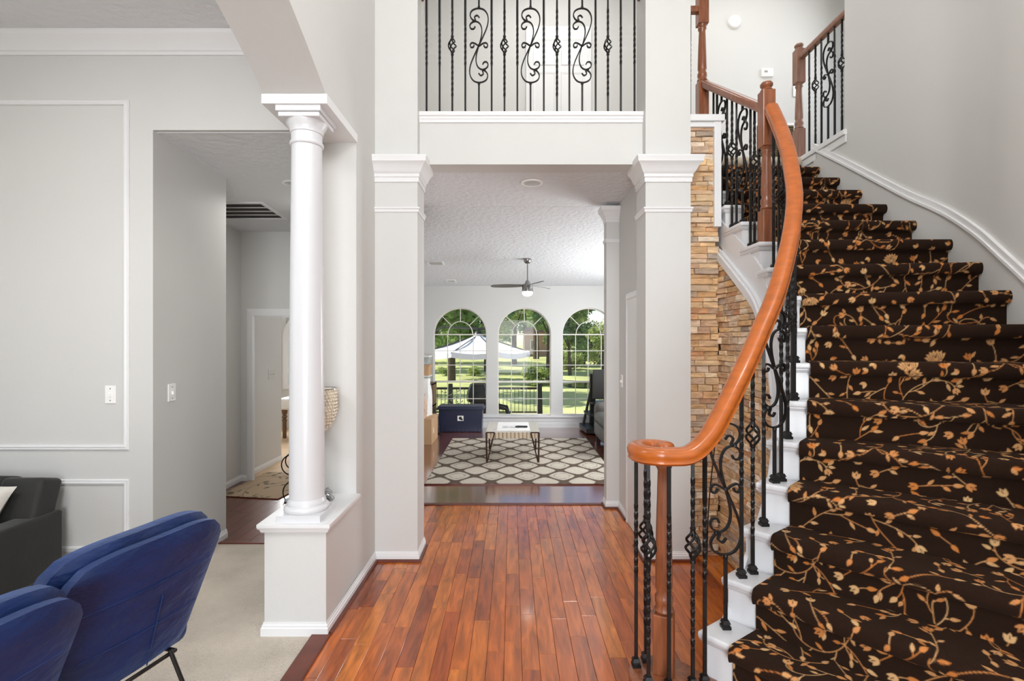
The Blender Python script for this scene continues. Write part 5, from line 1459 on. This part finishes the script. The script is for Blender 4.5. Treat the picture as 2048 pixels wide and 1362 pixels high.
def velvet_chair(label, loc, rz):
    """chair faces local -X; back along local Y"""
    e = thing('velvet_chair', label, 'chair', loc, rz, 'blue velvet chairs')
    def slab(name, w0, w1, z0, z1, x_off, th, lean, bow, n=14, ch=0.10, puff=0.02):
        mb = MB(); vs, fs = [], []
        m_ = 14
        for s in (0, 1):
            for j in range(m_ + 1):
                for i in range(n + 1):
                    v = j / m_; u = i / n * 2 - 1
                    hw = (w0 + (w1 - w0) * v) / 2
                    zz = z0 + (z1 - z0) * v
                    cut = 1 - 0.22 * max(0, (v - 0.80) / 0.20) ** 2.2 - 0.05 * max(0, (0.1 - v) / 0.1)
                    ztop = zz - 0.02 * (u ** 4) * v
                    edge = max(0, 1 - abs(u) ** 6) * max(0, 1 - abs(2 * v - 1) ** 8)
                    bx = x_off + lean * v + bow * (u * u) * -1
                    d = th / 2 * (0.55 + 0.45 * edge ** 0.5) + puff * edge * (0.5 if s else 1)
                    vs.append((bx + (d if s else -d), u * hw * cut, ztop))
        N_ = (n + 1) * (m_ + 1)
        for s in (0, 1):
            for j in range(m_):
                for i in range(n):
                    a = s * N_ + j * (n + 1) + i; fs.append((a, a + 1, a + n + 2, a + n + 1))
        per = [i for i in range(n + 1)] + [j * (n + 1) + n for j in range(1, m_ + 1)] + [m_ * (n + 1) + i for i in range(n - 1, -1, -1)] + [j * (n + 1) for j in range(m_ - 1, 0, -1)]
        for k in range(len(per)):
            a, b = per[k], per[(k + 1) % len(per)]; fs.append((a, b, N_ + b, N_ + a))
        mb.add(vs, fs)
        return mb.build(name, M['velvet'], e, smooth=50, world=False)
    sh_ = slab('back_shell', 0.40, 0.56, 0.40, 0.865, 0.0, 0.06, 0.13, 0.02, puff=0.006)
    slab('back_cushion', 0.42, 0.58, 0.43, 0.885, -0.075, 0.085, 0.13, 0.02)
    for zf in (0.33, 0.66):
        zz = 0.40 + 0.465 * zf; hw = (0.40 + 0.16 * zf) / 2
        MB().tube([(0.0 + 0.13 * zf + 0.0315 + 0.02 * 0 - 0.02 * u * u + 0.004, u * hw * 0.88, zz) for u in [i / 8 - 1 for i in range(17)]], 0.0022, 5).build('seam', M['velvet'], sh_, world=False)
    MB().tube([(0.036 + 0.13 * t, 0.03, 0.40 + 0.465 * t) for t in (0.02, 0.3, 0.55)], 0.0022, 5).build('seam', M['velvet'], sh_, world=False)
    seat = MB().box(-0.56, -0.02, -0.26, 0.26, 0.36, 0.47); seat.build('seat', M['velvet'], e, bevel=0.045, seg=4, smooth=60, world=False)
    for sy in (-1, 1):
        MB().tube([(0.02, sy * 0.13, 0.40), (0.11, sy * 0.21, 0.0)], 0.0075, 8).build('leg', M['black'], e, smooth=60, world=False)
        MB().tube([(-0.48, sy * 0.16, 0.37), (-0.54, sy * 0.23, 0.0)], 0.0075, 8).build('leg', M['black'], e, smooth=60, world=False)
    MB().tube([(0.02, -0.15, 0.385), (0.02, 0.15, 0.385), (-0.48, 0.17, 0.365), (-0.48, -0.17, 0.365)], 0.008, 8, closed=True).build('seat_frame', M['black'], e, smooth=60, world=False)
    return e
velvet_chair('blue velvet armless chair nearer the knee wall and round column', (-1.275, 1.665, 0), math.radians(-15))
velvet_chair('blue velvet armless chair farther from the knee wall and round column', (-1.30, 1.09, 0), math.radians(-13))

# ------------------------------------------------------------------ side hall objects
def hall_rug():
    A, B, C_, D = fl(436, 993), fl(556, 999.5), fl(650, 952), fl(535, 945)
    n = 150; V = np.zeros((n, n, 3)); C = np.zeros((n, n, 3))
    t2 = make_tile(9, (0.45, 0.33, 0.22), (0.10, 0.11, 0.075), (0.16, 0.15, 0.10), 1.0)
    U, Vv = np.meshgrid(np.linspace(0, 1, n), np.linspace(0, 1, n))
    P = (np.array(A)[None, None] * ((1 - U) * (1 - Vv))[..., None] + np.array(B)[None, None] * (U * (1 - Vv))[..., None] + np.array(C_)[None, None] * (U * Vv)[..., None] + np.array(D)[None, None] * ((1 - U) * Vv)[..., None])
    P[..., 2] = 0.010
    C = sample(t2, U * 0.34 + 0.13, Vv * 0.34)
    e = thing('hall_rug', 'tan leaf patterned rug in the bedroom doorway', 'rug', ((A + C_) / 2))
    grid_mesh('pile', P, C, M['rug'], e)
    MB().prism([(p.x, p.y) for p in (A, B, C_, D)], 0.0, 0.0092).build('binding', M['shoe'], e)
hall_rug()
ir = thing('iron_scroll_stand', 'thin black wire scroll stand on the side hall floor', 'stand', (-2.0, 4.72, 0))
def circ(cx, cz, rad, a0, a1, y, n=24): return [(cx + rad * math.cos(math.radians(a0 + (a1 - a0) * i / n)), y, cz + rad * math.sin(math.radians(a0 + (a1 - a0) * i / n))) for i in range(n + 1)]
for (px, py, rp, a0, a1) in ((583, 930, 20, 60, 330), (588, 922, 17, 90, 300), (590, 985, 24, 100, 270), (606, 930, 20, 120, -150), (600, 985, 24, 80, -90)):
    p = at(px, py, 4.72); MB().tube(circ(p.x, p.z, rp * 4.72 / 1000, a0, a1, 4.72), 0.006, 6).build('scroll', M['iron'], ir, smooth=60)
MB().tube([(-2.02, 4.72, 0.0), (-2.02, 4.72, 0.5)], 0.007, 6).build('upright', M['iron'], ir)
MB().lathe([(0.12, 0.0), (0.12, 0.012), (0.1, 0.016), (0.02, 0.018)], (-2.02, 4.72, 0), 24).build('base', M['iron'], ir, smooth=40)

bch = thing('upholstered_bench', 'white upholstered bench with dark turned legs in the bedroom', 'bench', (-3.2, 7.9, 0))
cushion(-3.62, -2.6, 7.7, 8.15, 0.44, 0.62, 'seat', M['far'], bch, 0.04)
cushion(-3.62, -2.6, 8.1, 8.22, 0.6, 0.80, 'backrest', M['far'], bch, 0.04)
for xx, yy in ((-3.53, 7.76), (-2.7, 7.76), (-3.53, 8.1), (-2.7, 8.1)):
    MB().lathe([(0.028, 0), (0.03, 0.25), (0.04, 0.28), (0.024, 0.30), (0.04, 0.33), (0.024, 0.36), (0.038, 0.39), (0.045, 0.45)], (xx, yy, 0), 14).build('leg', M['wood_brown'], bch, smooth=40)

# ------------------------------------------------------------------ outdoors
DZ = -0.57
struct(MB().box(-9, 12, 8.9, 14.4, DZ - 0.2, DZ), 'floor_patio', M['deck'])
gz = -0.72
gv, gf = [], []
nx_, ny_ = 40, 40
for j in range(ny_ + 1):
    for i in range(nx_ + 1):
        X_ = -60 + 130 * i / nx_; Y_ = 13.5 + 90 * (j / ny_) ** 1.6
        dpond = ((X_ - 9.0) / 6.5) ** 2 + ((Y_ - 26.5) / 3.2) ** 2
        zz = gz + 0.05 * math.sin(X_ * 0.5) * math.sin(Y_ * 0.3) + max(0, Y_ - 34) * 0.02 - 0.8 * max(0, 1 - dpond)
        gv.append((X_, Y_, zz))
for j in range(ny_):
    for i in range(nx_): a = j * (nx_ + 1) + i; gf.append((a, a + 1, a + nx_ + 2, a + nx_ + 1))
lawn = MB().add(gv, gf).build('lawn', M['grass'], smooth=60); lawn['kind'] = 'structure'
pond = MB().prism([(9 + 6.3 * math.cos(a * 0.2618), 26.5 + 3.1 * math.sin(a * 0.2618)) for a in range(24)], gz - 0.2, gz - 0.08).build('pond', M['water'], kind='structure')

def crown_mesh(seed, rx, rz, nleaf, m, lf=0.32):
    R = random.Random(seed); vs, fs = [], []
    blobs = [(R.uniform(-0.6, 0.6) * rx, R.uniform(-0.6, 0.6) * rx, R.uniform(-0.75, 0.8) * rz, R.uniform(0.32, 0.5)) for _ in range(16)]
    for _ in range(nleaf):
        b = R.choice(blobs)
        d = Vector((R.gauss(0, 1), R.gauss(0, 1), R.gauss(0, 1))).normalized() * (R.random() ** 0.4)
        c = Vector((b[0] + d.x * b[3] * rx, b[1] + d.y * b[3] * rx, b[2] + d.z * b[3] * rz * 0.7))
        n_ = Vector((R.gauss(0, 1), R.gauss(0, 1), R.gauss(0.6, 1))).normalized(); t = n_.orthogonal().normalized(); bb = n_.cross(t)
        s = lf * R.uniform(0.6, 1.3); k = len(vs)
        vs += [c + t * s, c + bb * s * 0.6, c - t * s, c - bb * s * 0.6]; fs.append((k, k + 1, k + 2, k + 3))
    me = bpy.data.meshes.new('crown'); me.from_pydata([tuple(v) for v in vs], [], fs); me.materials.append(m); return me
crowns = [crown_mesh(1, 2.6, 3.2, 3000, M['leaf1'], 0.2), crown_mesh(2, 2.1, 3.0, 2600, M['leaf2'], 0.17), crown_mesh(3, 2.4, 2.6, 2600, M['leaf3'], 0.19)]
def tree(x, y, h, sc, kind, label, lean=0.0, seed=0):
    gz_ = gz + max(0, y - 34) * 0.02 - 0.05
    e = thing('tree', label, 'tree', (x, y, gz_), seed * 1.3, 'trees beyond the lawn')
    MB().tube([(0, 0, 0), (0.05, 0, h * 0.3), (0.1, 0.05, h * 0.7), (0.05, 0, h)], [0.2 * sc, 0.15 * sc, 0.12 * sc, 0.05], 8).build('trunk', M['bark'], e, smooth=60, world=False)
    for (dx, dz) in ((0.9, 0.3), (-0.8, 0.55)):
        MB().tube([(0.06, 0, h * (0.35 + dz * 0.2)), (dx * sc, 0.2, h * (0.6 + dz * 0.3))], [0.07 * sc, 0.03], 6).build('branch', M['bark'], e, smooth=60, world=False)
    c = bpy.data.objects.new('crown', crowns[kind]); COL.objects.link(c); c.parent = e
    c.location = (0, 0, h * 0.82); c.scale = (sc, sc, sc)
    return e
def tx(px, d): return (px - CX) * d / F
trees = [(tx(858, 21), 21, 5.4, 1.0, 0, 'dark leafy tree behind the left end of the white parasol'), (tx(903, 28), 28, 6.7, 1.29, 0, 'broad dark tree behind the parasol top'),
         (tx(975, 36), 36, 7.2, 1.33, 1, 'tall pine seen between parasol and window pier'), (tx(800, 38), 38, 7.6, 1.6, 1, 'dense pine at the far left of the lawn'),
         (tx(1028, 44), 44, 7.2, 1.39, 2, 'pale green tree behind the middle window'), (tx(1096, 28), 28, 5.6, 0.85, 1, 'slim dark pine with bare trunks by the middle window'),
         (tx(1072, 53), 53, 9.9, 1.7, 0, 'leafy tree at the right of the middle window'), (tx(1140, 33), 33, 4.4, 0.68, 0, 'rounded tree at the left of the pond'),
         (tx(1206, 36), 36, 2.6, 0.55, 2, 'yellow green tree above the pond'), (tx(1168, 42), 42, 2.2, 0.67, 0, 'low leafy tree far beyond the pond'),
         (tx(1280, 40), 40, 3.4, 0.8, 0, 'large leafy tree right of the pond'), (tx(930, 66), 66, 8.9, 2.6, 0, 'tallest tree in the far row of the lawn'),
         (tx(1052, 84), 84, 9.6, 2.58, 1, 'far pine row above the middle window'), (tx(848, 47), 47, 7.1, 1.9, 2, 'far bright tree beyond the dark leafy tree'), (tx(1130, 72), 72, 4.4, 1.41, 2, 'far pale tree behind the rounded tree')]
for i, t in enumerate(trees): tree(*t[:5], label=t[5], seed=i)
def shrub(x, y, s, label):
    e = thing('shrub', label, 'shrub', (x, y, gz - 0.03), x, 'shrubs on the lawn edge')
    c = bpy.data.objects.new('foliage', crowns[2]); COL.objects.link(c); c.parent = e; c.location = (0, 0, 0.35 * s); c.scale = (0.35 * s, 0.35 * s, 0.22 * s)
    MB().tube([(0, 0, 0), (0.02, 0, 0.4 * s)], 0.04, 6).build('stem', M['bark'], e, world=False)
for (x, y, s, lb) in ((1.3, 24.8, 1.1, 'round bush in front of the slim dark pine'), (-4.2, 32.3, 0.7, 'small bush behind the broad dark tree'), (-2.4, 32.3, 0.7, 'small bush in front of the tall pine'),
                      (1.1, 31.5, 0.8, 'low bush behind the middle window lawn'), (-9.8, 28, 2.2, 'large bush at the left lawn edge'), (4.4, 38.4, 1.6, 'far bush behind the rounded tree')): shrub(x, y, s, lb)

def far_house(label, x0, x1, y0, y1, h, rh):
    e = thing('house', label, 'building', ((x0 + x1) / 2, (y0 + y1) / 2, gz))
    gz2 = gz + max(0, y0 - 34) * 0.02 - 0.2
    MB().box(x0, x1, y0, y1, gz2, gz2 + h).build('wall', M['house'], e)
    cy = (y0 + y1) / 2
    MB().add([(x0 - 0.4, y0 - 0.4, gz2 + h), (x1 + 0.4, y0 - 0.4, gz2 + h), (x1 + 0.4, y1 + 0.4, gz2 + h), (x0 - 0.4, y1 + 0.4, gz2 + h), (x0 + 2, cy, gz2 + h + rh), (x1 - 2, cy, gz2 + h + rh)],
             [(0, 1, 5, 4), (1, 2, 5), (2, 3, 4, 5), (3, 0, 4), (0, 3, 2, 1)]).build('roof', M['roof'], e)
    n = int((x1 - x0) / 2)
    for i in range(n):
        xx = x0 + 0.6 + i * 2
        w = MB().box(xx, xx + 0.9, y0 - 0.05, y0, gz2 + 0.9, gz2 + 2.1).build('window', M['trim'], e)
        MB().box(xx + 0.08, xx + 0.82, y0 - 0.07, y0 - 0.05, gz2 + 0.98, gz2 + 2.02).build('pane', M['tv'], w)
far_house('pink brick house with brown roof beyond the pond', 8.2, 15.0, 46, 52, 1.7, 2.0)
far_house('pale brick house seen through the middle window trees', 1.6, 5.4, 60, 66, 3.0, 2.2)

# cantilever parasol
um = thing('patio_parasol', 'white cantilever patio parasol outside the windows', 'umbrella', (-0.8, 12.0, DZ))
apx = at(957, 667, 12.0)
rim = []
NR = 8
for i in range(NR):
    a = 2 * math.pi * (i + 0.5) / NR
    rim.append(Vector((apx.x + 1.32 * math.cos(a), 12.0 + 1.32 * math.sin(a), apx.z - 0.42)))
for i in range(NR):
    A, B = rim[i], rim[(i + 1) % NR]; vs, fs = [], []
    for j in range(7):
        t = j / 6
        for k in range(5):
            s = k / 4; p = apx.lerp(A.lerp(B, s), t)
            sag = -0.06 * math.sin(math.pi * t) * 1 - 0.05 * math.sin(math.pi * s) * t
            vs.append((p.x, p.y, p.z + sag))
    for k in range(5):
        p = A.lerp(B, k / 4); vs.append((p.x, p.y, p.z - 0.05 * math.sin(math.pi * k / 4) - 0.12))
    for j in range(7):
        for k in range(4): a = j * 5 + k; fs.append((a, a + 1, a + 6, a + 5))
    MB().add(vs, fs).build('canopy_panel', M['umbrella'], um, smooth=60)
    MB().tube([apx - Vector((0, 0, 0.03)), A - Vector((0, 0, 0.02))], 0.012, 6).build('rib', M['tv'], um)
MB().lathe([(0.12, -0.02), (0.08, 0.04), (0.02, 0.08)], apx, 12).build('vent_cap', M['tv'], um, smooth=40)
mast = Vector((-2.75, 12.6, DZ))
MB().tube([mast, mast + Vector((0, 0, 2.45))], 0.035, 8).build('mast', M['tv'], um)
MB().tube([mast + Vector((0, 0, 1.9)), Vector((-1.7, 12.3, apx.z + 0.16)), apx + Vector((0, 0, 0.12)), apx + Vector((0.2, 0, 0.10))], 0.022, 8).build('arm', M['tv'], um)
MB().box(mast.x - 0.4, mast.x + 0.4, mast.y - 0.4, mast.y + 0.4, DZ, DZ + 0.08).build('base', M['tv'], um)

# patio fence (black metal railing)
pf = thing('patio_fence', 'black metal railing with thin pickets along the patio', 'fence', (0, 14.0, DZ))
YF = 14.0
zt_, zb_ = H + (CY - 776) * YF / F, H + (CY - 824) * YF / F
for (xa_, xb_) in ((-4.2, 0.78), (2.4, 5.5)):
    MB().box(xa_, xb_, YF - 0.03, YF + 0.03, zt_ - 0.04, zt_ + 0.02).build('top_rail', M['black'], pf)
    MB().box(xa_, xb_, YF - 0.02, YF + 0.02, zb_ - 0.02, zb_ + 0.015).build('bottom_rail', M['black'], pf)
    n = int((xb_ - xa_) / 0.107)
    for i in range(n):
        xx = xa_ + (i + 0.5) * (xb_ - xa_) / n
        MB().box(xx - 0.007, xx + 0.007, YF - 0.007, YF + 0.007, zb_, zt_).build('picket', M['black'], pf)
for xx in (-4.2, -1.72, 0.78):
    w0 = 0.055
    MB().rings([[(xx - w0 * 1.35, YF - 0.07, DZ), (xx + w0 * 1.35, YF - 0.07, DZ), (xx + w0 * 1.35, YF + 0.07, DZ), (xx - w0 * 1.35, YF + 0.07, DZ)], [(xx - w0, YF - 0.05, zt_ + 0.12), (xx + w0, YF - 0.05, zt_ + 0.12), (xx + w0, YF + 0.05, zt_ + 0.12), (xx - w0, YF + 0.05, zt_ + 0.12)]]).build('post', M['black'], pf)
gl = thing('covered_grill', 'black covered barbecue grill on the patio', 'grill', (-0.85, 11.4, DZ))
a_, b_ = at(938, 770, 11.4), at(985, 840, 11.4)
lumpy(a_.x, b_.x, 11.1, 11.7, DZ, a_.z, 3, 0.02, 8).build('cover', M['black'], gl, smooth=40)
lumpy(a_.x - 0.06, b_.x - 0.05, 11.0, 11.8, a_.z - 0.35, a_.z + 0.03, 4, 0.015, 5).build('hood', M['black'], gl, smooth=40)
pch = thing('patio_chair', 'dark sling patio chair turned towards the lawn', 'chair', (-0.1, 12.2, DZ))
c0 = at(1008, 812, 12.2)
MB().box(c0.x - 0.3, c0.x + 0.05, 12.0, 12.5, c0.z - 0.28, c0.z - 0.22).build('seat', M['black'], pch)
m = MB(); m.tube([(c0.x - 0.2, 12.0, c0.z), (c0.x + 0.06, 12.0, c0.z - 0.05), (c0.x + 0.2, 12.0, DZ)], 0.04, 6); m.build('arm_frame', M['black'], pch, smooth=40)
m = MB(); m.tube([(c0.x - 0.2, 12.5, c0.z), (c0.x + 0.06, 12.5, c0.z - 0.05), (c0.x + 0.2, 12.5, DZ)], 0.04, 6); m.build('arm_frame', M['black'], pch, smooth=40)
MB().box(c0.x - 0.36, c0.x - 0.28, 12.0, 12.5, DZ, c0.z + 0.05).build('backrest', M['bluebin'], pch)
pt = thing('patio_plant', 'tall leafy plant in front of the patio railing', 'plant', (-1.55, 13.0, DZ))
pv, pfc = [], []
R = random.Random(3)
for i in range(170):
    a = R.uniform(0, 6.28); q = R.random() ** 0.6 * 0.34; zz = R.uniform(0.1, 0.82)
    c = Vector((-1.55 + q * math.cos(a), 13 + q * math.sin(a), DZ + zz)); s = 0.035
    n_ = Vector((R.gauss(0, 1), R.gauss(0, 1), R.gauss(0, 1))).normalized(); t = n_.orthogonal().normalized(); bb = n_.cross(t); k = len(pv)
    pv += [c + t * s, c + bb * s * 0.5, c - t * s, c - bb * s * 0.5]; pfc.append((k, k + 1, k + 2, k + 3))
MB().add(pv, pfc).build('foliage', M['leaf2'], pt)
MB().tube([(-1.55, 13, DZ), (-1.55, 13, DZ + 0.7)], 0.012, 6).build('stem', M['bark'], pt)
